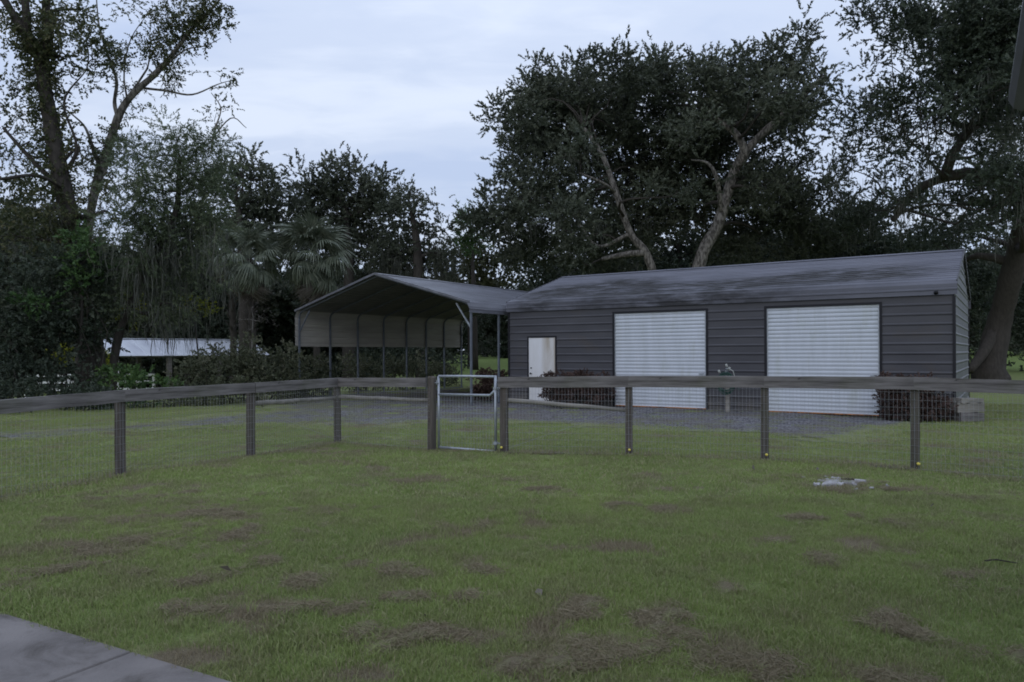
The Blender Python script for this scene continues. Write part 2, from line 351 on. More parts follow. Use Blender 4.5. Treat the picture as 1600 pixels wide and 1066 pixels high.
def dryness(x, y):
    d = np.zeros_like(x)
    for cx, cy, rx, ry in PP: d = np.maximum(d, np.exp(-(((x - cx) / rx) ** 2 + ((y - cy) / ry) ** 2)))
    n = hashnoise(x, y, 4, 1) * .5 + hashnoise(x, y, 11, 2) * .5
    d = np.maximum(d * sstep(.35, .8, n) * .7, lumpiness(x, y) * .9)
    d = np.maximum(d, .9 * sstep(.60, .85, hashnoise(x, y, 1.1, 3) * .5 + hashnoise(x, y, 5, 4) * .5))
    return np.clip(d, 0, 1)
xs = np.concatenate([-np.geomspace(700, 12.3, 40), np.arange(-12, 12.01, .12), np.geomspace(12.3, 700, 40)])
ys = np.concatenate([-np.geomspace(300, 2, 12), np.arange(-1, 2, .5), np.arange(2, 16, .1), np.geomspace(16, 1500, 70)])
X, Y = np.meshgrid(xs, ys); Z = gz(X, Y)
Dr = dryness(X, Y)
Z = Z + (.030 + .035 * sstep(7, 4.5, Y)) * lumpiness(X, Y) * sstep(2, 3.5, Y) * (1 - sstep(14, 16, Y))
Z = Z + .02 * Dr * sstep(2, 3.5, Y) * (1 - sstep(14, 16, Y)) * (hashnoise(X, Y, 9, 5))
nx, ny = len(xs), len(ys); ii = np.arange(nx * ny).reshape(ny, nx)
fq = np.stack([ii[:-1, :-1], ii[:-1, 1:], ii[1:, 1:], ii[1:, :-1]], -1).reshape(-1, 4)
me = np_mesh('lawn', np.stack([X, Y, Z], -1).reshape(-1, 3), fq, smooth=True)
a = me.attributes.new('dry', 'FLOAT', 'POINT'); a.data.foreach_set('value', Dr.ravel().astype(np.float32))
gm = bpy.data.materials.new('lawn_ground'); gm.use_nodes = True; t = gm.node_tree; b = t.nodes['Principled BSDF']; b.inputs['Roughness'].default_value = .95; b.inputs['Specular IOR Level'].default_value = .05
def N(t, ty, **k):
    n = t.nodes.new(ty)
    for a_, b_ in k.items(): setattr(n, a_, b_)
    return n
def noise(t, vec, sc, det=5, ro=.6):
    n = N(t, 'ShaderNodeTexNoise'); n.inputs['Scale'].default_value = sc; n.inputs['Detail'].default_value = det; n.inputs['Roughness'].default_value = ro; t.links.new(vec, n.inputs[0]); return n.outputs[0]
def mrange(t, s, a, b, c=0, d=1):
    n = N(t, 'ShaderNodeMapRange'); t.links.new(s, n.inputs[0])
    for i, v in enumerate((a, b, c, d)): n.inputs[i + 1].default_value = v
    return n.outputs[0]
def mix(t, f, a, b):
    n = N(t, 'ShaderNodeMixRGB')
    for i, v in enumerate((f, a, b)):
        if hasattr(v, 'links') or hasattr(v, 'is_linked'): t.links.new(v, n.inputs[i])
        else: n.inputs[i].default_value = v if i == 0 else (*v, 1)
    return n.outputs[0]
def lawn_colour(t, fine=True):
    g = N(t, 'ShaderNodeNewGeometry'); p = g.outputs['Position']
    c = mix(t, mrange(t, noise(t, p, .35, 4), .35, .65), (.205, .262, .095), (.280, .342, .115))
    c = mix(t, mrange(t, noise(t, p, 1.6, 5), .45, .70), c, (.225, .215, .12))
    c = mix(t, mrange(t, noise(t, p, 5, 5), .55, .75, 0, .6), c, (.285, .33, .11))
    return c, p
c, p = lawn_colour(t)
sx = N(t, 'ShaderNodeSeparateXYZ'); t.links.new(p, sx.inputs[0])
near = mrange(t, sx.outputs[1], 7, 17, .55, 1.15)        # between blades near by, soil and thatch show; far off the blades close up
c2 = N(t, 'ShaderNodeVectorMath', operation='SCALE'); t.links.new(c, c2.inputs[0])
c = mix(t, mrange(t, noise(t, p, 38, 3), .35, .7, 0, .7), c, (.10, .092, .055))
da = N(t, 'ShaderNodeAttribute', attribute_name='dry')
c = mix(t, mrange(t, da.outputs['Fac'], .1, .7, 0, .9), c, (.19, .155, .11))
far = mrange(t, sx.outputs[1], 40, 60)
c = mix(t, far, c, (.16, .21, .07))
t.links.new(c, b.inputs['Base Color'])
bp = N(t, 'ShaderNodeBump'); bp.inputs['Strength'].default_value = .9; bp.inputs['Distance'].default_value = .04; t.links.new(noise(t, p, 45, 6), bp.inputs['Height']); t.links.new(bp.outputs[0], b.inputs['Normal'])
lawn = tag(link('lawn', me, None, gm), kind='structure')

# gravel yard
def poly_sheet(name, pts, m, lift, parent=None, step=.35, rag=.12):
    """irregular sheet laid on the ground: triangulated grid clipped to a polygon, ragged edge"""
    pts = np.array([(p[0], p[1]) for p in pts]); lo = pts.min(0); hi = pts.max(0)
    gx = np.arange(lo[0], hi[0] + step, step); gy = np.arange(lo[1], hi[1] + step, step); X, Y = np.meshgrid(gx, gy)
    X = X + rng.uniform(-.1, .1, X.shape) * step * 2; Y = Y + rng.uniform(-.1, .1, Y.shape) * step * 2
    def inside(x, y):
        r = np.zeros(x.shape, bool); j = len(pts) - 1
        for i in range(len(pts)):
            xi, yi = pts[i]; xj, yj = pts[j]; c = ((yi > y) != (yj > y)) & (x < (xj - xi) * (y - yi) / (yj - yi + 1e-12) + xi); r ^= c; j = i
        return r
    wob = lambda x, y, k: (hashnoise(x, y, .9, k) - .5) * 2 * rag * 3 + (hashnoise(x, y, 4, k + 1) - .5) * rag * 2
    ok = inside(X + wob(X, Y, 20), Y + wob(X, Y, 30))
    idx = np.arange(X.size).reshape(X.shape)
    q = np.stack([idx[:-1, :-1], idx[:-1, 1:], idx[1:, 1:], idx[1:, :-1]], -1)
    cnt = ok[:-1, :-1].astype(int) + ok[:-1, 1:] + ok[1:, 1:] + ok[1:, :-1]
    tris = []
    q4 = q[cnt == 4]; tris.append(q4[:, [0, 1, 2]]); tris.append(q4[:, [0, 2, 3]])
    o4 = np.stack([ok[:-1, :-1], ok[:-1, 1:], ok[1:, 1:], ok[1:, :-1]], -1)
    for k in range(4):
        s3 = q[(cnt == 3) & (~o4[..., k])]; tris.append(s3[:, [i for i in range(4) if i != k]])
    f = np.concatenate(tris); V_ = np.stack([X, Y, gz(X, Y) + lift], -1).reshape(-1, 3)
    used, inv = np.unique(f, return_inverse=True)
    return link(name, np_mesh(name, V_[used], inv.reshape(-1, 3), smooth=True), parent, m)
gvm = bpy.data.materials.new('gravel'); gvm.use_nodes = True; t = gvm.node_tree; b = t.nodes['Principled BSDF']; b.inputs['Roughness'].default_value = .9; b.inputs['Specular IOR Level'].default_value = .15
g = N(t, 'ShaderNodeNewGeometry'); p = g.outputs['Position']
vo = N(t, 'ShaderNodeTexVoronoi'); vo.inputs['Scale'].default_value = 24; t.links.new(p, vo.inputs[0])
c = mix(t, mrange(t, vo.outputs['Color'], .2, .9), (.045, .043, .048), (.27, .26, .275))
c = mix(t, mrange(t, noise(t, p, .5, 4), .45, .7), c, (.12, .105, .085))
sg = N(t, 'ShaderNodeSeparateXYZ'); t.links.new(p, sg.inputs[0]); wl = N(t, 'ShaderNodeMath', operation='MULTIPLY_ADD'); t.links.new(mrange(t, sg.outputs[0], 0, -8), wl.inputs[0]); wl.inputs[1].default_value = .13; t.links.new(noise(t, p, 1.6, 6), wl.inputs[2])
c = mix(t, mrange(t, wl.outputs[0], .53, .66, 0, .85), c, (.15, .155, .075))
ea = N(t, 'ShaderNodeAttribute', attribute_name='edge'); el = N(t, 'ShaderNodeMath', operation='MULTIPLY_ADD'); t.links.new(noise(t, p, 2.6, 7), el.inputs[0]); el.inputs[1].default_value = -3.2; t.links.new(ea.outputs['Fac'], el.inputs[2])
c = mix(t, mrange(t, el.outputs[0], -.6, -1.25), c, (.20, .215, .10))
t.links.new(c, b.inputs['Base Color'])
bp = N(t, 'ShaderNodeBump'); bp.inputs['Strength'].default_value = 1; bp.inputs['Distance'].default_value = .03; t.links.new(vo.outputs['Distance'], bp.inputs['Height']); t.links.new(bp.outputs[0], b.inputs['Normal'])
gpts = [gp(*q) for q in ((-330, 700), (0, 692), (200, 680), (400, 668), (560, 667), (700, 662), (800, 663), (960, 671), (1120, 676), (1220, 690), (1345, 686), (1420, 674), (1500, 664), (1490, 652))]
gpts += [Vector((9, 19, 0)), Vector((0, 26, 0)), Vector((.3, 32, 0)), Vector((-3, 34, 0)), Vector((-9, 27.5, 0))]
gpts += [gp(*q) for q in ((400, 644), (300, 652), (150, 664), (0, 672), (-330, 684))]
def edge_dist(x, y, pts):
    d = np.full(np.shape(x), 1e9)
    for a_, b_ in zip(pts, pts[1:] + pts[:1]):
        vx, vy = b_.x - a_.x, b_.y - a_.y; t_ = np.clip(((x - a_.x) * vx + (y - a_.y) * vy) / (vx * vx + vy * vy + 1e-9), 0, 1); d = np.minimum(d, np.hypot(x - a_.x - t_ * vx, y - a_.y - t_ * vy))
    return d
gravel = tag(poly_sheet('gravel_yard', gpts, gvm, .012, step=.15, rag=.35), kind='structure')
co = np.array([v.co[:2] for v in gravel.data.vertices]); q_ = gravel.data.attributes.new('edge', 'FLOAT', 'POINT'); q_.data.foreach_set('value', edge_dist(co[:, 0], co[:, 1], gpts).astype(np.float32))
soilpts = []
# ------------------------------------------------------------------ patio
patio = thing('patio', None, None); tag(patio, 'grey concrete patio corner', None, kind='structure')
A = gp(0, 962.5); B = gp(340, 1066); dirn = (B - A).normalized(); prp = Vector((dirn.y, -dirn.x, 0)); prp = prp if prp.y < 0 else -prp
J = gp(205, 1025.5); tj = (J - A).dot(dirn)
def slab(s0, s1, w0, w1):
    m = MB(); pts = [A + dirn * s + prp * q for s, q in ((s0, w0), (s1, w0), (s1, w1), (s0, w1))]
    zt, zb, e = .025, -.08, .008
    c = sum(pts, Vector()) / 4
    low = [(q.x, q.y, zb) for q in pts]; mid = [(q.x, q.y, zt - e) for q in pts]; top = [((q + (c - q).normalized() * e).x, (q + (c - q).normalized() * e).y, zt) for q in pts]
    m.add(low + mid + top, [(3, 2, 1, 0)] + [(i, (i + 1) % 4, 4 + (i + 1) % 4, 4 + i) for i in range(4)] + [(4 + i, 4 + (i + 1) % 4, 8 + (i + 1) % 4, 8 + i) for i in range(4)] + [(8, 9, 10, 11)])
    return m.build('slab', concrete, patio)
slab(tj - 3.02, tj - .008, 0, 2.4); slab(tj + .008, tj + 3.0, 0, 2.4); slab(tj - 6.04, tj - 3.036, 0, 2.4)
slab(tj - 3.02, tj - .008, 2.416, 4.8); slab(tj + .008, tj + 3.0, 2.416, 4.8)

# ------------------------------------------------------------------ metal building
X0, Y0 = -.0893, 23.9367; LB, WB, EV, RG = 12.25, 7.16, 3.14, 4.30
bld = thing('metal_garage', 'long dark grey metal garage with two white roll up doors and low gable roof', 'garage', (X0, Y0, 0), -TH)
def sheet_rect(name, s0, s1, z0, z1, m, parent, y=0, out=-1, axis='x', lo=None, hi=None, rib_h=.019):
    """horizontal-rib wall sheet, spans split into 3 ft panels; ribs aligned to absolute height"""
    objs = []; top = EV; k = 0
    while top - k * .9144 > z0 + 1e-4:
        zt = min(z1, top - k * .9144); zb = max(z0, top - (k + 1) * .9144); k += 1
        if zt - zb < .02: continue
        path, L = rib_path([(0, zb), (0, zt)], phase=(top - zb) % .2286 + .0, rib=.075, top=.012, h=.017)
        vs = []; n = len(path)
        for t_, q in path:
            z = q[1]; o = y - out * q[0] * 1.0 if False else y + out * abs(q[0])
            l = lo(z) if lo else s0; h = hi(z) if hi else s1
            if axis == 'x': vs += [(l, o, z), (h, o, z)]
            else: vs += [(o, l, z), (o, h, z)]
        # lap lip at the panel foot
        f = [(2 * i, 2 * i + 1, 2 * i + 3, 2 * i + 2) for i in range(n - 1)]
        me = bpy.data.meshes.new(name); me.from_pydata(vs, [], f); me.update(); o_ = link(name, me, parent, m)
        md = o_.modifiers.new('s', 'SOLIDIFY'); md.thickness = .003; md.offset = 0
        objs.append(o_)
    return objs
D1 = (.745, 1.70, 2.06); G1 = (3.70, 6.43, 2.72); G2 = (8.05, 10.70, 2.72); ZF = EV - .0
fr = 0.0
sheet_rect('siding_panel', .02, D1[0] - .05, .02, EV, siding, bld)
sheet_rect('siding_panel', D1[0] - .05, D1[1] + .05, D1[2] + .05, EV, siding, bld)
sheet_rect('siding_panel', D1[1] + .05, G1[0] - .06, .02, EV, siding, bld)
sheet_rect('siding_panel', G1[0] - .06, G1[1] + .06, G1[2] + .06, EV, siding, bld)
sheet_rect('siding_panel', G1[1] + .06, G2[0] - .06, .02, EV, siding, bld)
sheet_rect('siding_panel', G2[0] - .06, G2[1] + .06, G2[2] + .06, EV, siding, bld)
sheet_rect('siding_panel', G2[1] + .06, LB - .02, .02, EV, siding, bld)
def gl(z): return .02 if z < EV else .02 + (z - EV) / (RG - EV) * (WB / 2 - .02)
def gh(z): return WB - gl(z)
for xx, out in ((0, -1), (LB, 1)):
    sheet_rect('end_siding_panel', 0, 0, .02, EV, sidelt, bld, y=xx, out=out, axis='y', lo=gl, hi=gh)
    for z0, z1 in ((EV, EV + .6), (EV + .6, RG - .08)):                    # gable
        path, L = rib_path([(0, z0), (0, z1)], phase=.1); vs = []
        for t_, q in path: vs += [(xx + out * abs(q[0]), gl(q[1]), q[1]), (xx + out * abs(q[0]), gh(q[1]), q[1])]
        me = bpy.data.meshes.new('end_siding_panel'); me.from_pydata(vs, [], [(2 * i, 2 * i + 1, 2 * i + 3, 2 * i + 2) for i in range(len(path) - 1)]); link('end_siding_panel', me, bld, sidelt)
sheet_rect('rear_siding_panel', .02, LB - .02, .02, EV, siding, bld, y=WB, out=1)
# roof: each side three sheets wide, first one bends down over the eave
def roof_side(parent, L0, L1, W, ev, rg, drop, mtop, mbot, prof_m='roof_panel', flip=False, over=.06, amp=.015):
    s = -1 if not flip else 1
    def yy(v): return v if not flip else W - v
    bend = [(-over, ev - drop), (-over, ev), (-over + .035, ev + .055), (-over + .10, ev + .10)]
    full = bend + [(W / 2, rg)]
    # split by arclength
    P = [np.array(q, float) for q in full]; Ls = [0]
    for a_, b_ in zip(P, P[1:]): Ls.append(Ls[-1] + np.linalg.norm(b_ - a_))
    path, Lt = rib_path(full, phase=drop * .5, h=amp)
    cuts = [0]; c_ = Ls[3] + .55
    while c_ < Lt - .3: cuts.append(c_); c_ += .9144
    cuts.append(Lt + 1)
    for i in range(len(cuts) - 1):
        seg = cut_path(path, cuts[i] - .03, cuts[i + 1])
        lift = .0006 * i
        vs = []
        for q in seg: vs += [(L0, yy(q[0]), q[1] + lift), (L1, yy(q[0]), q[1] + lift)]
        n = len(seg); nv = len(vs)
        f = [(2 * k, 2 * k + 1, 2 * k + 3, 2 * k + 2) if not flip else (2 * k + 2, 2 * k + 3, 2 * k + 1, 2 * k) for k in range(n - 1)]
        me = bpy.data.meshes.new(prof_m); 
        if mbot is not None:
            vs2 = [(x, y + (.004 if not flip else -.004), z - .006) for x, y, z in vs]
            f2 = [tuple(j + nv for j in q[::-1]) for q in f]
            me.from_pydata(vs + vs2, [], f + f2); me.update(); o_ = link(prof_m, me, parent, [mtop, mbot])
            me.polygons.foreach_set('material_index', [0] * len(f) + [1] * len(f2))
        else:
            me.from_pydata(vs, [], f); me.update(); o_ = link(prof_m, me, parent, mtop)
            md = o_.modifiers.new('s', 'SOLIDIFY'); md.thickness = .003; md.offset = -1
roof_side(bld, -.07, LB + .07, WB, EV, RG, .25, roofm, None)
roof_side(bld, -.07, LB + .07, WB, EV, RG, .25, roofm, None, flip=True)
m = MB()                                                                     # ridge cap
m.add([(x, WB / 2 + yq, RG + zq) for x in (-.08, LB + .08) for yq, zq in ((-.16, -.025), (0, .028), (.16, -.025))], [(0, 3, 4, 1), (1, 4, 5, 2)]).build('ridge_cap', roofm, bld)
m = MB(); m.box((-.03, -.030, .0), (.03, .0, EV - .28)); m.build('corner_trim', black, bld)
m = MB(); m.box((LB - .03, -.034, .0), (LB + .034, .03, EV - .28)); m.build('corner_trim', black, bld)
m = MB(); m.box((-.02, WB - .02, 0), (.03, WB + .03, EV - .28)); m.build('corner_trim', black, bld)
m = MB(); m.box((LB - .03, WB - .02, 0), (LB + .034, WB + .03, EV - .28)); m.build('corner_trim', black, bld)
for xx in (-.075, LB + .06):                                                  # gable (rake) trim
    for sgn in (0, 1):
        m = MB(); y0 = -.03 if not sgn else WB + .03
        m.obox((xx, y0, EV + .05), (xx, WB / 2, RG - .01), .022, .075); m.build('rake_trim', siding, bld)
def door_trim(a_, b_, h, wd, mm=black):
    for q in ((a_ - wd, a_), (b_, b_ + wd)):
        m = MB(); m.box((q[0], -.026, .01), (q[1], .02, h + wd), bev=.003); m.build('door_trim', mm, bld)
    m = MB(); m.box((a_, -.027, h), (b_, .02, h + wd - .001), bev=.003); m.build('door_trim', mm, bld)
door_trim(*D1, .048); door_trim(*G1, .06); door_trim(*G2, .06)
# man door
pd = MB(); pd.box((D1[0], -.012, .03), (D1[1], .03, D1[2]), bev=.004); pdo = pd.build('door', persondoor, bld); pdo['label'] = 'plain white personnel door with brown water stain'
k = MB(); k.tube([(D1[0] + .09, -.012, .95), (D1[0] + .09, -.05, .95)], .012, 8); k.tube([(D1[0] + .09, -.05, .95), (D1[0] + .09, -.065, .95), (D1[0] + .09, -.085, .95)], [.018, .03, .02], 10); k.build('door_knob', black, pdo, True)
k = MB(); k.tube([(D1[0] + .09, -.010, 1.12), (D1[0] + .09, -.032, 1.12)], .024, 10); k.build('deadbolt', black, pdo, True)
def rollup(a_, b_, h, seed, lab):
    zb = .06; n = int((h - zb) / .0254); vs = []
    for i in range(n + 1):
        z = zb + (h - zb) * i / n; ph = (z / .1016) * 2 * math.pi
        o = .026 - .022 * (abs(math.sin(ph / 2)) ** .7)
        vs += [(a_ + .004, o, z), (b_ - .004, o, z)]
    me = bpy.data.meshes.new('roll_up_door'); me.from_pydata(vs, [], [(2 * i, 2 * i + 1, 2 * i + 3, 2 * i + 2) for i in range(n)]); me.update()
    o = link('roll_up_door', me, bld, whitedoor); o['label'] = lab
    m = MB(); m.box((a_ + .004, -.010, .035), (b_ - .004, .03, .062), bev=.003); m.build('bottom_bar', rust, o)
    m = MB(); m.box((b_ - .20, -.03, .98), (b_ - .06, -.006, 1.02), bev=.004); m.box((b_ - .10, -.045, .97), (b_ - .07, -.03, 1.03)); m.build('latch', steel, o)
    for x in (a_ + .004, b_ - .03):
        m = MB(); m.box((x, -.004, .03), (x + .026, .002, h)); m.build('guide_track', steel, o)
rollup(*G1, 1, 'white ribbed roll up door nearer the personnel door'); rollup(*G2, 2, 'white ribbed roll up door with mildew near the right corner')
m = MB(); m.box((.05, .06, .0), (LB - .05, WB - .06, .10)); m.build('foundation', concrete, bld)
# flood light under right eave
fl = thing('floodlight', 'small black floodlight under the right end of the garage eave', 'floodlight', bld.matrix_basis @ Vector((LB - .35, -.06, EV - .16)), -TH)
m = MB(); m.box((-.04, .0, -.03), (.04, .02, .03), bev=.004); m.build('mount_plate', black, fl)
m = MB(); m.tube([(0, 0, 0), (0, -.05, -.02), (0, -.10, -.05)], [.015, .03, .05], 10); m.build('lamp_head', black, fl, True)

def loc(s, y, z=0): q = Vector((X0, Y0, 0)) + U * s + V * y; return Vector((q.x, q.y, z))
# ------------------------------------------------------------------ carport
CX, CY, CW, CE, CR, CL = -7.621, 26.891, 7.66, 3.10, 4.22, 9.55
cp = thing('carport', 'open dark metal carport with white lined left side beside the garage', 'carport', (CX, CY, 0), -TH)
roof_cm = mat('carport_roof_paint', (.17, .175, .20), .4, .5, col2=(.10, .10, .115), scale=1.6, stretch=(2, .4, 2))
# local frame: x across, y back.  reuse roof_side by a child turned 90 degrees
def sweep_roof(flip):
    over, drop = .05, .28
    sl_ = (CR - CE - .06) / (CW / 2 - .2); bend = [(-over, CE - drop), (-over, CE - .20), (-over + .025, CE - .10), (-over + .085, CE - .01), (-over + .18, CE + .06), (-over + .32, CE + .06 + .13 * sl_ + .02)]
    if not flip: bend = [(-over, 1.86)] + bend[1:]
    full = bend + [(CW / 2, CR)]
    path, Lt = rib_path(full, phase=.11, h=.013); cuts = [0]; c_ = .9144 if flip else .70
    if not flip: cuts.append(.70); c_ = 1.32
    while c_ < Lt - .3: cuts.append(c_); c_ += .9144
    cuts.append(Lt + 1)
    for i in range(len(cuts) - 1):
        seg = cut_path(path, cuts[i] - .03, cuts[i + 1])
        vs = []
        for q in seg:
            x = q[0] if not flip else CW - q[0]; vs += [(x, -.15, q[1] + .0006 * i), (x, CL + .15, q[1] + .0006 * i)]
        n = len(seg); nv = len(vs); sx_ = 1 if not flip else -1
        vs2 = [(x + .006 * sx_, y, z - .006) for x, y, z in vs]
        f = [(2 * k, 2 * k + 1, 2 * k + 3, 2 * k + 2) for k in range(n - 1)]
        if not flip: f = [q[::-1] for q in f]
        f2 = [tuple(j + nv for j in q[::-1]) for q in f]
        nm = 'side_panel' if (not flip and np.mean([q[1] for q in seg]) < CE + .05) else 'roof_panel'
        me = bpy.data.meshes.new(nm); me.from_pydata(vs + vs2, [], f + f2); me.update(); link(nm, me, cp, [roof_cm, panelin if nm == 'side_panel' else underm])
        me.polygons.foreach_set('material_index', [0] * len(f) + [1] * len(f2))
sweep_roof(False); sweep_roof(True)
m = MB(); m.add([(CW / 2 + xq, y, CR + zq) for y in (-.16, CL + .16) for xq, zq in ((-.16, -.02), (0, .03), (.16, -.02))], [(0, 3, 4, 1), (1, 4, 5, 2)]).build('ridge_cap', roof_cm, cp)
ss = [0, 1.47, 2.9, 4.36, 5.75, 7.03, 8.28, 9.55]
slope = (CR - CE - .06) / (CW / 2 - .2)
for i, sy in enumerate(ss):
    for side in (0, 1):
        x = .0 if side == 0 else CW
        m = MB(); q = .028
        m.box((x - q, sy - q, -.06), (x + q, sy + q, CE - .28)); m.build('post', tubem, cp)
    hb = [(.0, CE - .28), (.0, CE - .20), (.03, CE - .11), (.09, CE - .03), (.18, CE + .02), (.30, CE + .06), (CW / 2, CR - .06)]; sgn = hb + [(CW - a_, b_) for a_, b_ in hb[-2::-1]]
    m = MB(); m.tube([(a_, sy, b_) for a_, b_ in sgn], .032, 4); m.build('roof_bow', tubem, cp)
for x0, x1 in ((0, .55), (CW, CW - .55)):
    m = MB(); m.tube([(x0, 0, CE - .75), (x1, 0, CE + .02)], .028, 4); m.build('knee_brace', steel if x0 else tubem, cp)
    m = MB(); m.tube([(x0, CL, CE - .75), (x1, CL, CE + .02)], .028, 4); m.build('knee_brace', tubem, cp)
for x in (0, CW):
    m = MB(); m.obox((x, -.1, .0), (x, CL + .1, .0), .06, .06); m.build('base_rail', tubem, cp)
for sgn in (0, 1):                                                             # gable edge trim
    m = MB(); a_ = (-.055, -.155, CE + .03) if not sgn else (CW + .055, -.155, CE + .03)
    m.obox(a_, (CW / 2, -.155, CR + .0), .025, .07, segs=14, jit=.004); m.build('rake_trim', roof_cm, cp)

# ------------------------------------------------------------------ fence
FP = [(-190, 812, 640), (188, 745.5, 609), (392, 714.6, 598), (527, 692, 590.5), (675, 702, 590), (788, 708, 589), (983, 712, 587.5), (1195, 720, 587.5), (1430, 735, 589), (1690, 756, 597)]
fence = thing('wooden_fence', 'weathered single rail wooden fence with wire mesh running across the lawn', 'fence')
post_xy = []
for i, (px, pb_, pt) in enumerate(FP):
    g_ = gp(px, pb_); g_.z = 0; x, z = ray(px, pt); top = HC + z * g_.y; post_xy.append((g_, top))
fdir = lambda a_, b_: (b_ - a_).normalized()
def camside(d):                                                                # unit normal of a span towards the house
    n = Vector((d.y, -d.x, 0)); return n if n.y < 0 else -n
for i, (g_, top) in enumerate(post_xy):
    m = MB(); rr = .062 if i in (3, 4, 5) else .055
    gatepost = i in (4, 5)
    h = top + (.02 if i == 4 else -.015)
    pts = [(g_.x + random.uniform(-.004, .004), g_.y, z) for z in (-.3, .1, .45, .8, h - .02, h)]
    d0 = fdir(post_xy[max(i - 1, 0)][0], post_xy[min(i + 1, len(post_xy) - 1)][0])
    n8 = 14; vs = []
    for k_, q in enumerate(pts):
        r_ = rr * (1.04 - .03 * k_ / 5) if k_ < 5 else rr * .86
        for j in range(n8):
            a_ = 2 * math.pi * j / n8; sq = 1 / max(abs(math.cos(a_)), abs(math.sin(a_))) ** .75
            vs.append((q[0] + d0.x * math.cos(a_) * r_ * sq - d0.y * math.sin(a_) * r_ * sq, q[1] + d0.y * math.cos(a_) * r_ * sq + d0.x * math.sin(a_) * r_ * sq, q[2]))
    m.add(vs, [(a_ * n8 + j, a_ * n8 + (j + 1) % n8, a_ * n8 + n8 + (j + 1) % n8, a_ * n8 + n8 + j) for a_ in range(5) for j in range(n8)] + [tuple(5 * n8 + j for j in range(n8))])
    m.build('post', postw, fence)
def span(i, j):
    (a_, ta), (b_, tb) = post_xy[i], post_xy[j]; d = fdir(a_, b_); n = camside(d)
    wh = .155 if i < 5 else .17
    ea = .06 if i == 5 else (-.0 if i else 0); eb = .0
    o = n * .085
    pa = a_ + o - d * (.08 if i == 5 else .0); pb = b_ + o + d * (.0)
    if j == 4: pb = b_ + o - d * .0 - d * .05
    if j == 3: pb = b_ + o + d * .01
    pa.z = ta - wh / 2; pb.z = tb - wh / 2
    L = (pb - pa).length; m = MB(); m.obox(pa + d * .002, pb - d * .002, .042, wh, segs=max(4, int(L / .35)), jit=.003)
    ob = m.build('rail', wood, fence)
    ob.data.transform(Matrix.Translation(-pa)); R3 = Matrix.Rotation(-math.atan2(d.y, d.x), 4, 'Z'); ob.data.transform(R3)
    ob.location = pa; ob.rotation_euler = (0, 0, math.atan2(d.y, d.x))
    # wire mesh
    m = MB(); o2 = n * .062; L = (b_ - a_).length; nv = int(L / .051)
    zt = lambda t_: (ta + (tb - ta) * t_) - wh + .01
    wv = .0014
    for k in range(nv + 1):
        t_ = k / nv; q = a_.lerp(b_, t_) + o2; q.x += random.uniform(-.003, .003)
        m.add([(q.x - wv, q.y, .01), (q.x + wv, q.y, .01), (q.x + wv, q.y, zt(t_)), (q.x - wv, q.y, zt(t_))], [(0, 1, 2, 3)])
    z = .03
    while z < zt(.5) - .02:
        pts = [a_.lerp(b_, t_ / 8) + o2 * 1.02 + Vector((0, 0, z + random.uniform(-.004, .004))) for t_ in range(9)]
        m.tube(pts, wv * 1.3, 3, cap=False); z += .1016
    tag(m.build('wire_mesh', wirem, fence), kind='stuff')
for i in range(9):
    if i != 4: span(i, i + 1)
def pole(i, j, ya, yb):
    (a_, _), (b_, _) = post_xy[i], post_xy[j]
    za = HC + ray(FP[i][0], ya)[1] * a_.y; zb = HC + ray(FP[j][0], yb)[1] * b_.y; d = fdir(a_, b_)
    m = MB(); pts = [a_.lerp(b_, k / 6) + Vector((0, 0, za + (zb - za) * k / 6 + random.uniform(-.006, .006))) for k in range(7)]
    pts[0] = pts[0] + d * .05; pts[-1] = pts[-1] - d * .05
    m.tube(pts, [.040 - .002 * k for k in range(7)], 10); m.build('brace_pole', polew, fence, True)
pole(2, 3, 631, 621.5); pole(3, 4, 620.5, 626); pole(5, 6, 625, 641)
def bracewire(i, j, za, zb):
    a_, b_ = post_xy[i][0], post_xy[j][0]
    MB().tube([a_ + Vector((0, -.02, za)), b_ + Vector((0, -.02, zb))], .003, 4).build('brace_wire', wirem, fence)
bracewire(3, 4, .04, .75); bracewire(2, 3, .8, .05); bracewire(5, 6, .06, .75)
for i, dx_ in ((5, -.045), (6, -.01), (7, -.005), (8, -.005)):
    q = post_xy[i][0]; n = Vector((0, -1, 0))
    c_ = q + n * .085 + Vector((dx_, 0, .10)); m = MB()
    m.tube([c_ + Vector((0, .03, 0)), c_, c_ + n * .02, c_ + n * .035], [.01, .02, .019, .009], 8); m.build('insulator', yellow, fence, True)

# gate
ga, gb = post_xy[4][0], post_xy[5][0]; gd = fdir(ga, gb); gl_ = (gb - ga).length
gate = thing('garden_gate', 'galvanised tube gate with wire mesh hung between two wooden posts', 'gate', ga + gd * .13 + Vector((0, 0, .03)), math.atan2(gd.y, gd.x))
gw = gl_ - .26; rt = .0205; H_ = 1.185; Hm = .885
def tb(name, pts, r_=rt, n=10): return MB().tube(pts, r_, n).build(name, steel, gate, True)
tb('frame_upright', [(0, 0, 0), (0, 0, .6), (0, 0, H_)]); tb('frame_upright', [(gw - .02, 0, -.03), (gw - .02, 0, .6), (gw - .02, 0, H_ + .02)], .024)
tb('top_bar', [(0, 0, H_), (gw * .5, 0, H_ + .004), (gw - .02, 0, H_)]); tb('middle_bar', [(0, 0, Hm), (gw - .12, 0, Hm), (gw - .06, 0, Hm + .05), (gw - .02, 0, Hm + .10)]); tb('bottom_bar', [(0, 0, .01), (gw - .02, 0, -.015)])
m = MB(); nv = 19
for k in range(1, nv): x = (gw - .02) * k / nv; m.add([(x - .002, -.01, 0), (x + .002, -.01, 0), (x + .002, -.01, Hm), (x - .002, -.01, Hm)], [(0, 1, 2, 3)])
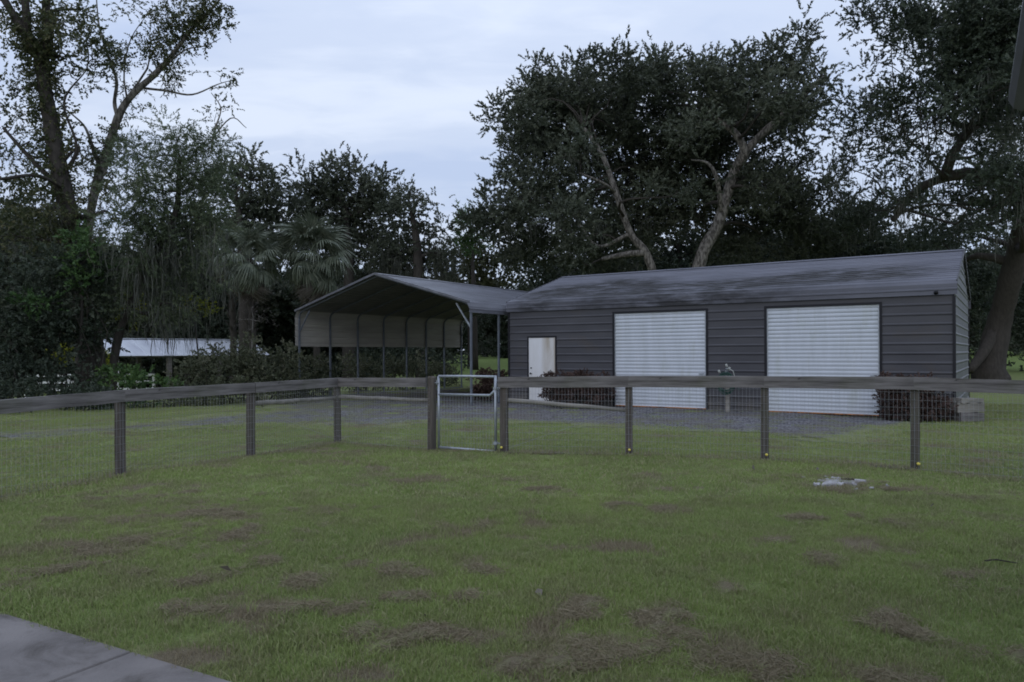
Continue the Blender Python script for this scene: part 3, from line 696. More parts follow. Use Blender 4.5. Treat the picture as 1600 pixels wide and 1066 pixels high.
for k in range(1, 9): z = Hm * k / 9; m.tube([(0, -.01, z), (gw - .02, -.01, z)], .0015, 3, cap=False)
tag(m.build('wire_mesh', steel, gate), kind='stuff')
m = MB()
for k in range(9):                                                              # chain links hanging from the upright
    z = Hm + .24 - .03 * k; a0 = k * math.pi / 2; m.tube([(gw + .03 + .012 * math.cos(t_) * math.cos(a0), .012 * math.cos(t_) * math.sin(a0), z + .02 * math.sin(t_)) for t_ in np.linspace(0, 2 * math.pi, 9)], .004, 4)
m.build('chain', steel, gate)
m = MB(); m.tube([(-.09, -.01, 1.07), (-.03, -.03, 1.08), (.03, -.03, 1.08)], .008, 6); m.tube([(-.02, -.03, 1.05), (-.02, -.03, 1.12)], .007, 6); m.build('latch', steel, gate)
for z in (.12, 1.0):
    m = MB(); m.tube([(gw - .02, 0, z), (gw + .06, .0, z)], .011, 6); m.box((gw - .05, -.03, z - .02), (gw + .01, .03, z + .02)); m.build('hinge', steel, gate)
m = MB(); m.box((gw * .0, -.02, -.10), (gw, .03, -.035), bev=.008); th_ = m.build('threshold_board', wood, gate)

# ------------------------------------------------------------------ foliage engine
def rotmats(dirs, roll, g):
    d = dirs / np.linalg.norm(dirs, axis=1, keepdims=True); a_ = g.normal(size=d.shape)
    s_ = np.cross(d, a_); s_ /= np.linalg.norm(s_, axis=1, keepdims=True); u_ = np.cross(s_, d)
    return np.stack([d, s_, u_], -1)
def spray_tpl(n, length, ll, lw, g, spread=1.0, tri=False):
    V_ = []
    for i in range(n):
        t_ = length * (i + .6) / n; ang = g.uniform(0, 2 * math.pi); el = g.uniform(.3, 1.3) * spread
        d = np.array([math.cos(el), math.sin(el) * math.cos(ang), math.sin(el) * math.sin(ang)])
        s_ = np.cross(d, g.normal(size=3)); s_ /= np.linalg.norm(s_); u_ = np.cross(d, s_)
        l = ll * g.uniform(.7, 1.25); w_ = lw * g.uniform(.7, 1.2); b_ = np.array([t_, 0, 0]) + d * .01
        if tri: V_ += [b_ - s_ * w_ * .5, b_ + s_ * w_ * .5, b_ + d * l - u_ * l * .12]
        else: V_ += [b_, b_ + d * l * .45 + s_ * w_ / 2 + u_ * w_ * .15, b_ + d * l - u_ * l * .12, b_ + d * l * .5 - s_ * w_ / 2 + u_ * w_ * .15]
    return np.array(V_)
def instance(tpls, pos, dirs, g, scale=None, tint=None, kv=4):
    """many sprays as one leaf mesh; returns verts, faces, tints"""
    VV, TT = [], []; n = len(pos); pick = g.integers(0, len(tpls), n); scale = g.uniform(.75, 1.25, n) if scale is None else scale
    M = rotmats(dirs, None, g)
    for k, tp in enumerate(tpls):
        q = np.where(pick == k)[0]
        if not len(q): continue
        v = np.einsum('nij,mj->nmi', M[q], tp) * scale[q, None, None] + pos[q, None, :]
        VV.append(v.reshape(-1, 3)); nl = len(tp) // kv
        tt = (tint[q] if tint is not None else g.uniform(.2, .8, len(q)))[:, None] + g.normal(0, .16, (len(q), nl)); TT.append(np.clip(tt, 0, 1).ravel())
    v = np.concatenate(VV); f = np.arange(len(v)).reshape(-1, kv); return v, f, np.concatenate(TT)
def in_ellipsoid(n, g, shell=.5):
    d = g.normal(size=(n, 3)); d /= np.linalg.norm(d, axis=1, keepdims=True); r_ = g.uniform(0, 1, n) ** shell; return d * r_[:, None]
def crown(blobs, g, clump_r=.8, clumps_per=.6, sprays=10, leaf=(.15, .09), per=9, slen=.5, shell=.4, up=.25, droop=0, dm=1.0):
    sprays *= 1 + 1.7 * dm; per = int(round(per * (1 + .45 * dm))); leaf = (leaf[0] * (1 - .22 * dm), leaf[1] * (1 - .10 * dm))
    """blobs: (centre, (rx,ry,rz), density). Returns leaf arrays and the clump centres"""
    P, D, T, C = [], [], [], []
    for c_, r_, dn in blobs:
        n = max(3, int(clumps_per * dn * (r_[0] * r_[2] * 3.14 + r_[0] * r_[1]) ))
        if dn < 0:
            n = max(3, int(clumps_per * -dn * (r_[0] * r_[2] * 3.14 + r_[0] * r_[1]))); u_ = g.uniform(-1, 1, (n, 3)); q = u_[:, :1] * r_[0] * np.array([[U.x, U.y, 0]]) + u_[:, 1:2] * r_[1] * np.array([[V.x, V.y, 0]]) + u_[:, 2:] * np.array([[0, 0, r_[2]]]) + np.array(c_)
        else: q = in_ellipsoid(n, g, shell) * np.array(r_) + np.array(c_)
        C.append(q)
        for cc in q:
            k = max(2, int(sprays * g.uniform(.6, 1.4))); cr_ = clump_r * g.uniform(.55, 1.3)
            o = g.normal(size=(k, 3)) * cr_ * np.array([.5, .5, .36]); P.append(cc + o)
            D.append(o / cr_ + g.normal(size=(k, 3)) * .35 + np.array([0, 0, up - droop])); T.append(np.full(k, g.uniform(.15, .8)))
    P = np.concatenate(P); D = np.concatenate(D); T = np.concatenate(T)
    tp = [spray_tpl(per, slen, leaf[0], leaf[1] * 1.08, g, tri=True) for _ in range(6)]
    return instance(tp, P, D, g, tint=T, kv=3), np.concatenate(C)
def limb(a_, b_, r0, r1, g, sag=.1, segs=7, bend=.12):
    a_, b_ = Vector(a_), Vector(b_); L = (b_ - a_).length; pts = []
    o = Vector(g.normal(size=3)) * L * bend; o2 = Vector(g.normal(size=3)) * L * bend * .6
    for i in range(segs + 1):
        t_ = i / segs; p_ = a_.lerp(b_, t_) + o * math.sin(math.pi * t_) + o2 * math.sin(2 * math.pi * t_); p_.z += sag * L * math.sin(math.pi * t_); pts.append(p_)
    return pts, [r0 + (r1 - r0) * (i / segs) ** .8 for i in range(segs + 1)]
def moss_arrays(anchors, g, lmin=.5, lmax=1.6, strands=9, w_=.035, spread=.22):
    n = len(anchors) * strands; a_ = np.repeat(np.array(anchors), strands, 0) + g.normal(size=(n, 3)) * np.array([spread, spread, .1])
    L = np.repeat(g.uniform(lmin, lmax, len(anchors)), strands) * g.uniform(.35, 1, n); K = 5; vs = np.zeros((n, K + 1, 2, 3)); an = g.uniform(0, math.pi, n)
    sd_ = np.stack([np.cos(an), np.sin(an), np.zeros(n)], -1); wob = np.zeros((n, 3))
    for k in range(K + 1):
        t_ = k / K; wob = wob + g.normal(size=(n, 3)) * np.array([.035, .035, 0]); c_ = a_ + wob; c_[:, 2] -= L * t_
        ww = w_ * (1 - .75 * t_) * g.uniform(.4, 1.3, n); vs[:, k, 0] = c_ - sd_ * ww[:, None] / 2; vs[:, k, 1] = c_ + sd_ * ww[:, None] / 2
    idx = np.arange(n * (K + 1) * 2).reshape(n, K + 1, 2)
    f = np.stack([idx[:, :-1, 0], idx[:, :-1, 1], idx[:, 1:, 1], idx[:, 1:, 0]], -1).reshape(-1, 4)
    return vs.reshape(-1, 3), f, np.clip(np.repeat(g.uniform(0, 1, n), K) + g.normal(0, .1, n * K), 0, 1)
NTRI = [0]
def arr_obj(name, arr, m, parent, kind=None):
    NTRI[0] += len(arr[1]) * (arr[1].shape[1] - 2); v = arr[0] - np.array(parent.location) if parent else arr[0]
    o = link(name, np_mesh(name, v, arr[1], arr[2]), parent, m); return tag(o, kind=kind)
def rel(pts, root): return [Vector(p_) - root.location for p_ in pts]
def tree(name, label, cat, trunks, blobs, lm, bm, seed, leaf=(.15, .09), per=9, clump_r=.8, clumps_per=.6, sprays=10, slen=.5, shell=.4, up=.25, droop=0,
         limbs=(), moss=0, mosslen=(.5, 1.6), vines=None, twig=.012, group=None, autolimb=True, twigs=True, dm=1.0, lbm=None, mossw=.035, mosszmax=None):
    """trunks: lists of (point, radius); blobs: (centre, radii, density); all world coordinates"""
    g = np.random.default_rng(seed); base = Vector(trunks[0][0][0]); root = thing(name, label, cat, ground(base), 0, group)
    attach = []
    for ti, tr in enumerate(trunks):
        P_ = curve_pts([q[0] for q in tr], 5); n = len(P_); rr = np.interp(np.linspace(0, len(tr) - 1, n), range(len(tr)), [q[1] for q in tr])
        rr = rr * (1 + g.normal(0, .04, n))
        MB().tube(rel(P_, root), list(rr), 12).build('trunk' if ti == 0 else 'limb', bm, root, True); attach += [(p_, r_) for p_, r_ in zip(P_, rr)]
    for lb in limbs:
        P_ = curve_pts([q[0] for q in lb], 5); n = len(P_); rr = np.interp(np.linspace(0, len(lb) - 1, n), range(len(lb)), [q[1] for q in lb])
        MB().tube(rel(P_, root), list(rr), 8).build('limb', bm, root, True); attach += [(p_, r_) for p_, r_ in zip(P_, rr)]
    AP = np.array([a_[0][:] for a_ in attach]); AR = np.array([a_[1] for a_ in attach])
    (arr, cl) = crown(blobs, g, clump_r, clumps_per, sprays, leaf, per, slen, shell, up, droop, dm)
    joints = [(a_[0], a_[1]) for a_ in attach[len(attach) // 3:]]
    if autolimb:
        ok = np.where(AP[:, 2] > AP[:, 2].min() + .3 * (AP[:, 2].max() - AP[:, 2].min()))[0]
        for c_, r_, dn in blobs:
            c_ = np.array(c_); sc = np.linalg.norm(AP[ok] - c_, axis=1) + np.maximum(0, AP[ok][:, 2] - c_[2]) * 1.5; k = ok[sc.argmin()]
            r0 = max(twig * 2, AR[k] * .5); P_, rr = limb(AP[k], c_, r0, twig * 1.5, g)
            MB().tube(rel(P_, root), rr, 7).build('limb', lbm or bm, root, True); joints += list(zip(P_, rr))
    if twigs:
        JP = np.array([j[0][:] for j in joints]); m = MB()
        for cc in cl:
            dd = np.linalg.norm(JP - cc, axis=1); k = dd.argmin()
            if dd[k] < .1: continue
            P_, rr = limb(JP[k], cc, twig, twig * .3, g, sag=.05, segs=4, bend=.1); m.tube(rel(P_, root), rr, 3, cap=False)
        if m.n: NTRI[0] += len(m.f) * 2; tag(m.build('twigs', lbm or bm, root, True), kind='stuff')
    arr_obj('crown', arr, lm, root)
    if moss:
        zc_ = np.median(cl[:, 2]) if mosszmax is None else mosszmax; low = cl[cl[:, 2] < zc_]; low = low if len(low) > 4 else cl
        an = low[g.integers(0, len(low), moss)] + g.normal(size=(moss, 3)) * .4
        arr_obj('spanish_moss', moss_arrays(an, g, *mosslen, w_=mossw), L_moss, root, 'stuff')
    if vines:
        for (pts, rad, n, lf, vm) in vines:
            C_ = np.array([p_[:] for p_ in curve_pts(pts, 6)]); ii_ = g.integers(0, len(C_) - 1, n); tt = g.uniform(0, 1, (n, 1)); p_ = C_[ii_] * (1 - tt) + C_[ii_ + 1] * tt
            o = g.normal(size=(n, 3)) * rad; tp = [spray_tpl(8, .35, lf, lf * .8, g) for _ in range(4)]
            arr_obj('vines', instance(tp, p_ + o, o + g.normal(size=(n, 3)) * rad * .6 + np.array([0, 0, -.3 * rad]), g), vm, root, 'stuff')
    return root
def B(px, py, d, rx, ry, dep=None, dn=1):
    """crown mass seen round (px,py) at distance d with half sizes rx, ry in px"""
    c_ = at(px, py, d); k = d / F; return (tuple(c_), (rx * k, (dep if dep else (rx + ry) * .5 * k), ry * k), dn)
def T(px, py, d, r): return (at(px, py, d), r)
def base(px, d): x = ray(px, 551)[0] * d; return Vector((x, d, float(gz(x, d)) - .1))

# big oak behind the garage -----------------------------------------------------------
dH = 40
tree('oak_tree', 'broad dark oak with two bare pale trunks rising behind the garage roof', 'tree',
     [[(base(1052, dH), .38), T(1018, 418, dH, .23), T(985, 365, dH, .18), T(962, 300, dH, .17), T(940, 240, dH, .12), T(912, 200, dH, .10)],
      [(base(1060, dH + 1), .50), T(1092, 415, dH + 1, .35), T(1122, 350, dH + 1, .30), T(1150, 262, dH + 1, .26), T(1185, 215, dH + 1, .21), T(1230, 175, dH + 1, .19), T(1285, 120, dH + 1, .10)],
      [T(1150, 262, dH + 1, .26), T(1163, 240, dH + .5, .22), T(1150, 210, dH + .5, .20), T(1122, 188, dH + .5, .13), T(1112, 175, dH + 1, .08)]],
     [B(795, 190, dH, 38, 34), B(840, 150, dH + 1, 50, 50), B(905, 130, dH + 2, 60, 50), B(965, 105, dH, 60, 36), B(1030, 130, dH + 3, 70, 50), B(1100, 110, dH, 45, 32), B(1110, 160, dH + 4, 80, 55), B(1175, 120, dH + 2, 45, 50),
      B(1235, 100, dH, 42, 50), B(1262, 160, dH + 1, 28, 60, dn=1), B(1225, 215, dH + 5, 45, 50), B(870, 210, dH + 4, 80, 50), B(970, 210, dH + 5, 90, 60), B(1060, 240, dH + 6, 80, 60), B(850, 270, dH + 1, 70, 50),
      B(800, 310, dH - 1, 65, 42), B(770, 345, dH, 35, 32), B(870, 340, dH + 3, 90, 50), B(960, 320, dH + 6, 90, 60), B(1050, 330, dH + 7, 90, 60), B(1160, 320, dH + 7, 90, 60), B(1240, 300, dH + 5, 60, 60), B(820, 390, dH + 4, 80, 40), B(940, 390, dH + 6, 80, 40), B(1290, 360, dH + 6, 70, 60), B(1180, 380, dH + 7, 90, 40), B(1258, 62, dH + 1, 26, 26, dn=.9), B(900, 170, dH + 7, 80, 50), B(1000, 165, dH + 7, 80, 45), B(1100, 190, dH + 8, 90, 50), B(1190, 200, dH + 8, 70, 60), B(960, 250, dH + 8, 90, 50), B(1090, 280, dH + 8, 100, 50), B(840, 230, dH + 5, 55, 45), B(1235, 150, dH - 3, 40, 40, dn=.9), B(1190, 140, dH - 3, 35, 22, dn=.7), B(910, 215, dH - 3, 40, 25, dn=.6), B(1080, 215, dH - 3, 40, 25, dn=.8), B(1060, 300, dH - 2, 45, 30, dn=.7), B(880, 330, dH - 3, 50, 40, dn=.7), B(1190, 290, dH, 45, 40), B(1130, 160, dH, 40, 30), B(900, 395, dH - 2, 40, 25, dn=.6)],
     L_oakbrown, palebark, 11, lbm=bark, leaf=(.20, .12), per=10, clump_r=.85, clumps_per=1.15, sprays=10, slen=.55,
     limbs=[[T(962, 300, dH, .10), T(940, 285, dH - 1, .07), T(905, 270, dH - 1, .03)], [T(1128, 340, dH + 1, .15), T(1120, 280, dH, .12), T(1105, 255, dH, .08), T(1080, 250, dH, .03)],
            [T(985, 365, dH, .12), T(935, 385, dH, .08), T(905, 350, dH, .04)], [T(1005, 395, dH, .2), T(975, 398, dH, .16), T(940, 405, dH, .1)]],
     moss=170, mosslen=(.6, 1.9), mosszmax=13)

# big live oak on the right -------------------------------------------------------------
dR = 40
def nb(lst): return lst
tree('live_oak', 'huge dark live oak with leaning trunk right of the garage', 'tree',
     [[(base(1548, dR), .95), T(1546, 575, dR, .80), T(1560, 510, dR, .60), T(1578, 440, dR - 1, .54), T(1596, 370, dR - 2, .50), T(1612, 290, dR - 3, .52), T(1640, 190, dR - 4, .4)],
      [T(1605, 310, dR - 2, .40), T(1560, 285, dR - 3, .36), T(1520, 272, dR - 4, .30), T(1475, 278, dR - 4, .24), T(1430, 300, dR - 3, .18), T(1395, 345, dR - 3, .12)],
      [T(1475, 278, dR - 4, .24), T(1490, 240, dR - 5, .22), T(1515, 205, dR - 5, .18), T(1550, 185, dR - 5, .12)]],
     [B(1345, 20, 34, 30, 34), B(1390, 40, 34, 45, 45, dn=.75), B(1365, 95, 35, 38, 40, dn=.55), B(1440, 10, 33, 60, 45), B(1520, 30, 32, 80, 60, dn=1.9), B(1590, 60, 31, 60, 80, dn=1.9), B(1490, 100, 33, 70, 55, dn=1.8), B(1560, 110, 36, 80, 80, dn=1.2),
      B(1350, 150, 36, 38, 40, dn=.6), B(1420, 150, 35, 55, 40, dn=.9), B(1530, 150, 34, 80, 45, dn=1), B(1600, 180, 32, 50, 60), B(1340, 205, 37, 45, 32, dn=.6), B(1400, 215, 36, 60, 35, dn=.7), B(1460, 205, 36, 45, 30, dn=.6),
      B(1330, 265, 38, 45, 34, dn=.7), B(1400, 275, 38, 45, 30, dn=.7), B(1545, 235, 34, 45, 25, dn=.5), B(1600, 260, 35, 50, 40, dn=.9), B(1500, 300, 38, 50, 25, dn=1), B(1570, 320, 37, 60, 35, dn=1), B(1440, 330, 40, 60, 32, dn=.6), B(1350, 330, 42, 60, 40), B(1530, 370, 42, 50, 30, dn=.6), B(1470, 375, 42, 45, 20, dn=.8), B(1520, 80, 46, 90, 80, dn=1.1), B(1560, 210, 46, 80, 60, dn=1), B(1450, 70, 45, 50, 50, dn=.6), B(1590, 290, 31, 45, 25, dn=1.2), B(1550, 275, 31, 35, 18, dn=.7), B(1440, 255, 33, 40, 25, dn=.7), B(1420, 310, 35, 35, 20, dn=.7), B(1590, 350, 33, 35, 25, dn=1), B(1500, 345, 44, 60, 25, dn=.8), B(1590, 130, 30, 40, 50, dn=1), B(1500, 160, 31, 50, 30, dn=.9), B(1380, 170, 34, 40, 30, dn=.7)],
     L_dark, bark, 12, leaf=(.16, .095), per=10, clump_r=.75, clumps_per=1.2, sprays=9, slen=.5,
     limbs=[[T(1556, 510, dR, .3), T(1540, 545, dR - .5, .3), T(1515, 580, dR - 1, .2)], [T(1475, 278, dR - 4, .14), T(1462, 262, dR - 5, .08), T(1448, 245, dR - 5, .04), T(1470, 237, dR - 5, .03)]],
     moss=150, mosslen=(.7, 2.4), mosszmax=13)

# understory behind and beside the garage
for k, (px, py, d, rx, ry, sd_) in enumerate([(1340, 400, 50, 110, 90, 21), (1470, 430, 52, 110, 100, 22), (1240, 400, 54, 110, 80, 23), (1610, 440, 55, 90, 110, 24), (900, 430, 56, 100, 60, 25), (1060, 400, 58, 120, 80, 26)]):
    bl = [B(px + rx * q, py + ry * r_, d + 2 * random.uniform(-1, 1), rx * .45, ry * .42) for q, r_ in ((-.5, -.2), (.1, -.55), (.5, -.1), (0, .1), (-.4, .5), (.45, .5), (0, .75))]
    lab = ['dark bushy tree between the oak and live oak crowns', 'dark understory tree behind the right end of the garage', 'dark tree filling below the oak crown behind the right roll up door',
           'dark tree behind the leaning live oak trunk at the right edge', 'low dark tree behind the left end of the garage roof', 'dark tree between the two pale oak trunks'][k]
    tree('understory_tree', lab, 'tree', [[(base(px, d), .25), T(px + 4, py + 30, d, .18), T(px - 3, py - ry * .4, d, .08)]], bl, L_dark, bark, sd_, leaf=(.26, .16), per=8, clump_r=1.1, clumps_per=.7, sprays=9, slen=.6, twigs=False, group='dark trees behind the garage')

# left trees ---------------------------------------------------------------------------
dA = 27
A_tr = [(base(142, dA), .60), T(140, 540, dA, .46), T(128, 450, dA, .36), T(110, 350, dA, .34), T(88, 240, dA, .29), T(72, 150, dA, .25), T(62, 85, dA, .20)]
tree('vine_covered_tree', 'tall forked tree wrapped in dark vines at the far left', 'tree',
     [A_tr, [T(64, 95, dA, .20), T(40, 55, dA, .17), T(10, 5, dA, .13), T(-15, -40, dA, .1)], [T(66, 100, dA, .2), T(76, 50, dA, .16), T(72, 10, dA, .14), T(84, -60, dA, .1)], [T(44, 60, dA, .15), T(40, 10, dA, .13), T(36, -50, dA, .1)]],
     [B(20, 80, dA, 40, 24, dn=.55), B(30, 140, dA, 45, 40, dn=.5), B(20, 210, dA + 1, 40, 40, dn=.6), B(90, 30, dA - 1, 35, 22, dn=.45), B(100, 90, dA, 25, 30, dn=.35), B(130, 15, dA, 25, 15, dn=.5), B(142, 55, dA - .5, 16, 28, dn=4), B(150, 95, dA - .5, 12, 22, dn=1.2), B(150, 120, dA + 1, 25, 15, dn=.25), B(40, 0, dA, 60, 20, dn=.4),
      B(20, 290, dA - 1, 60, 40, dn=1), B(80, 290, dA, 30, 30, dn=.5), B(30, 370, dA - 1, 60, 50, dn=1.2), B(110, 370, dA - .5, 40, 50, dn=.7), B(60, 220, dA, 20, 40, dn=.4), B(60, 330, dA + 2, 70, 50, dn=1), B(170, 335, dA + 3, 30, 60, dn=.6), B(30, 250, dA + 2, 50, 40, dn=.7), B(130, 260, dA + 3, 25, 40, dn=.35), B(130, 330, dA - .5, 30, 30, dn=.6)],
     L_vine, bark, 31, dm=.5, leaf=(.11, .075), per=9, clump_r=.55, clumps_per=2.3, sprays=7, slen=.4, droop=.25,
     vines=[([q[0] for q in A_tr[1:]], .24, 1300, .10, L_vine), ([at(64, 95, dA), at(40, 55, dA), at(10, 5, dA)], .15, 260, .10, L_vine), ([at(66, 100, dA), at(76, 50, dA), at(72, 5, dA)], .15, 260, .10, L_vine)],
     limbs=[[T(98, 275, dA, .08), T(120, 230, dA, .05), T(100, 160, dA, .04), T(135, 110, dA, .02)], [T(100, 300, dA, .12), T(50, 250, dA, .08), T(5, 200, dA, .05)], [T(92, 260, dA, .07), T(115, 235, dA, .05), T(125, 230, dA, .03), T(118, 250, dA, .02)], [T(0, 280, dA - 2, .05), T(60, 275, dA - 1, .06), T(110, 300, dA, .07)]], moss=25, mosslen=(.3, .9))
dB = 29
tree('slender_pale_tree', 'slender pale barked tree with sparse drooping leaves against the sky on the left', 'tree',
     [[(base(128, dB), .22), T(134, 400, dB, .17), T(148, 300, dB, .17), T(165, 245, dB, .16), T(184, 185, dB, .15), T(205, 150, dB, .13), T(240, 118, dB, .11), T(270, 85, dB, .09), T(300, 45, dB, .06), T(335, 10, dB, .04), T(350, -10, dB, .03)],
      [T(184, 185, dB, .08), T(179, 160, dB, .07), T(182, 125, dB, .06), T(168, 85, dB, .05), T(155, 40, dB, .03), T(150, -10, dB, .02)], [T(160, 262, dB, .10), T(150, 245, dB, .10), T(143, 225, dB, .07), T(130, 195, dB, .04), T(95, 165, dB, .02)]],
     [B(170, 60, dB, 22, 40, dn=.30), B(215, 80, dB, 25, 25, dn=.22), B(245, 55, dB, 20, 40, dn=.45), B(265, 30, dB, 22, 35, dn=.9), B(300, 20, dB, 28, 22, dn=.9), B(325, 15, dB, 18, 30, dn=.6), B(280, 80, dB, 18, 30, dn=.5), B(200, 130, dB, 20, 15, dn=.35), B(345, 120, dB, 30, 25, dn=.22), B(335, 190, dB + 1, 28, 25, dn=.45),
      B(270, 130, dB, 15, 20, dn=.3), B(200, 165, dB, 12, 20, dn=.5), B(146, 240, dB, 8, 28, dn=4), B(175, 215, dB, 20, 15, dn=.5), B(205, 10, dB, 30, 20, dn=.15), B(345, 155, dB, 16, 20, dn=.4)],
     L_vine, palebark, 32, dm=.25, leaf=(.11, .065), per=7, clump_r=.32, clumps_per=5, sprays=5, slen=.35, droop=.5,
     limbs=[[T(225, 138, dB, .05), T(260, 142, dB, .045), T(300, 148, dB, .035), T(340, 132, dB, .02), T(368, 124, dB, .01)], [T(198, 155, dB, .05), T(222, 120, dB, .04), T(232, 100, dB, .03), T(235, 60, dB, .02)], [T(198, 152, dB, .04), T(194, 115, dB, .03), T(205, 60, dB, .02), T(240, 10, dB, .01)],
            [T(322, 230, dB, .03), T(360, 185, dB, .025), T(385, 200, dB, .012)], [T(330, 240, dB, .05), T(335, 205, dB, .035), T(345, 170, dB, .025), T(330, 145, dB, .012)], [T(255, 105, dB, .04), T(290, 78, dB, .03), T(320, 72, dB, .02), T(345, 60, dB, .01)]], autolimb=True, twig=.006,
     vines=[([at(150, 300, dB), at(168, 245, dB), at(182, 200, dB)], .13, 180, .10, L_vine), ([at(300, 8, dB), at(278, 40, dB), at(262, 80, dB)],   .30, 260, .10, L_vine), ([at(316, 0, dB), at(318, 35, dB), at(317, 65, dB)], .14, 170, .10, L_vine), ([at(343, 0, dB), at(348, 25, dB), at(350, 50, dB)], .06, 60, .09, L_vine), ([at(240, 60, dB), at(236, 90, dB)], .2, 110, .09, L_vine), ([at(272, 95, dB), at(274, 125, dB)], .12, 60, .09, L_vine), ([at(178, 70, dB), at(182, 105, dB)], .16, 110, .09, L_vine)])
# vine-draped small tree linking to the feathery one
tree('feathery_tree', 'feathery green tree with arching crown in front of the palms', 'tree',
     [[(base(172, 25), .16), T(182, 540, 25, .14), T(205, 470, 25, .13), T(240, 400, 25, .12), T(275, 330, 25, .10), T(280, 250, 25, .06)]],
     [B(215, 240, 25, 35, 24), B(275, 225, 25, 45, 28), B(322, 235, 25, 30, 35), B(225, 290, 24.5, 50, 36), B(290, 290, 25, 50, 40), B(345, 285, 26, 25, 30, dn=.6), B(205, 345, 24, 40, 36), B(265, 360, 25, 60, 40), B(320, 350, 25.5, 35, 45), B(230, 420, 25, 60, 40, dn=.9), B(320, 425, 26, 45, 40, dn=.6), B(180, 460, 25, 40, 30, dn=.7), B(265, 475, 25, 60, 24, dn=.5)],
     L_feather, bark, 33, leaf=(.11, .038), per=16, clump_r=.55, clumps_per=4.0, sprays=8, slen=.5, droop=.35, moss=110, mosslen=(.6, 2.0), mosszmax=6)
yl = tree('yellowing_sapling', 'thin sapling with yellowing leaves left of the white roofed barn', 'tree', [[(base(318, 26.5), .03), T(306, 520, 26.5, .025), T(300, 470, 26.5, .03)]],
     [B(200, 490, 26, 14, 12, dn=1), B(290, 478, 26.5, 20, 12, dn=.8), B(322, 485, 26.5, 10, 8, dn=1), B(215, 475, 26, 12, 8)], L_yellow, bark, 34, leaf=(.10, .05), per=9, clump_r=.28, clumps_per=3.0, sprays=4, slen=.3)
# mid-distance oaks
tree('spreading_oak', 'hazy oak crown left of the palms above the feathery tree', 'tree', [[(base(385, 44), .4), T(380, 420, 44, .3), T(372, 320, 44, .16)]],
     [B(375, 262, 44, 38, 28, dn=.7), B(415, 285, 44, 35, 28, dn=.7), B(345, 300, 45, 40, 36), B(395, 330, 45, 55, 36), B(445, 320, 46, 35, 40), B(350, 360, 45, 50, 40), B(420, 380, 46, 60, 40), B(300, 350, 46, 45, 50)],
     L_oakbrown, bark, 41, leaf=(.2, .12), per=9, clump_r=.8, clumps_per=1.3, sprays=8, moss=40)
tree('rounded_oak', 'rounded oak crown standing highest behind the two palms', 'tree', [[(base(545, 48), .45), T(545, 430, 48, .35), T(540, 330, 48, .16)]],
     [B(535, 270, 48, 42, 20), B(500, 290, 48, 45, 26), B(570, 290, 48, 40, 28), B(470, 315, 48, 34, 30), B(540, 320, 49, 60, 36), B(600, 325, 49, 40, 34), B(500, 350, 49, 55, 40), B(580, 365, 50, 60, 36), B(480, 390, 50, 60, 40), B(560, 410, 50, 70, 36)],
     L_oakbrown, bark, 42, leaf=(.21, .13), per=9, clump_r=.9, clumps_per=1.25, sprays=9, moss=40)
tree('mossy_oak', 'open crowned oak hung with moss above the carport ridge', 'tree', [[(base(660, 46), .45), T(655, 440, 46, .35), T(650, 370, 46, .22), T(640, 320, 46, .08)]],
     [B(640, 300, 46, 24, 18, dn=.6), B(665, 320, 46, 28, 22, dn=.6), B(620, 335, 46, 34, 26, dn=.9), B(680, 355, 46, 26, 22, dn=.7), B(645, 370, 47, 45, 26), B(610, 395, 47, 45, 30), B(690, 395, 46, 26, 22, dn=.8), B(660, 410, 47, 55, 28)],
     L_oakbrown, bark, 43, leaf=(.18, .11), per=9, clump_r=.7, clumps_per=1.4, sprays=8, moss=120, mosslen=(.8, 2.2))
tree('pine_tree', 'small pine top showing in the sky gap left of the big oak', 'tree', [[(base(742, 62), .3), T(740, 450, 62, .2), T(735, 345, 62, .06)]],
     [B(722, 345, 62, 24, 9, dn=1.3), B(742, 352, 62, 18, 14), B(722, 372, 62, 14, 8, dn=.8), B(750, 378, 62, 22, 16)], L_green, bark, 44, leaf=(.3, .10), per=9, clump_r=.7, clumps_per=1.2, sprays=8)
tree('olive_tree', 'low yellowish green tree below the pine top', 'tree', [[(base(735, 68), .3), T(735, 480, 68, .2), T(735, 420, 68, .1)]],
     [B(705, 400, 68, 30, 16), B(745, 405, 68, 40, 18), B(785, 410, 68, 30, 18), B(720, 440, 68, 50, 30), B(780, 445, 68, 50, 30)], leafmat('olive_leaf', (.04, .046, .022), (.075, .08, .036), (.11, .11, .05)), bark, 45, leaf=(.3, .2), per=8, clump_r=1.1, clumps_per=.7, sprays=9, twigs=False, moss=20)

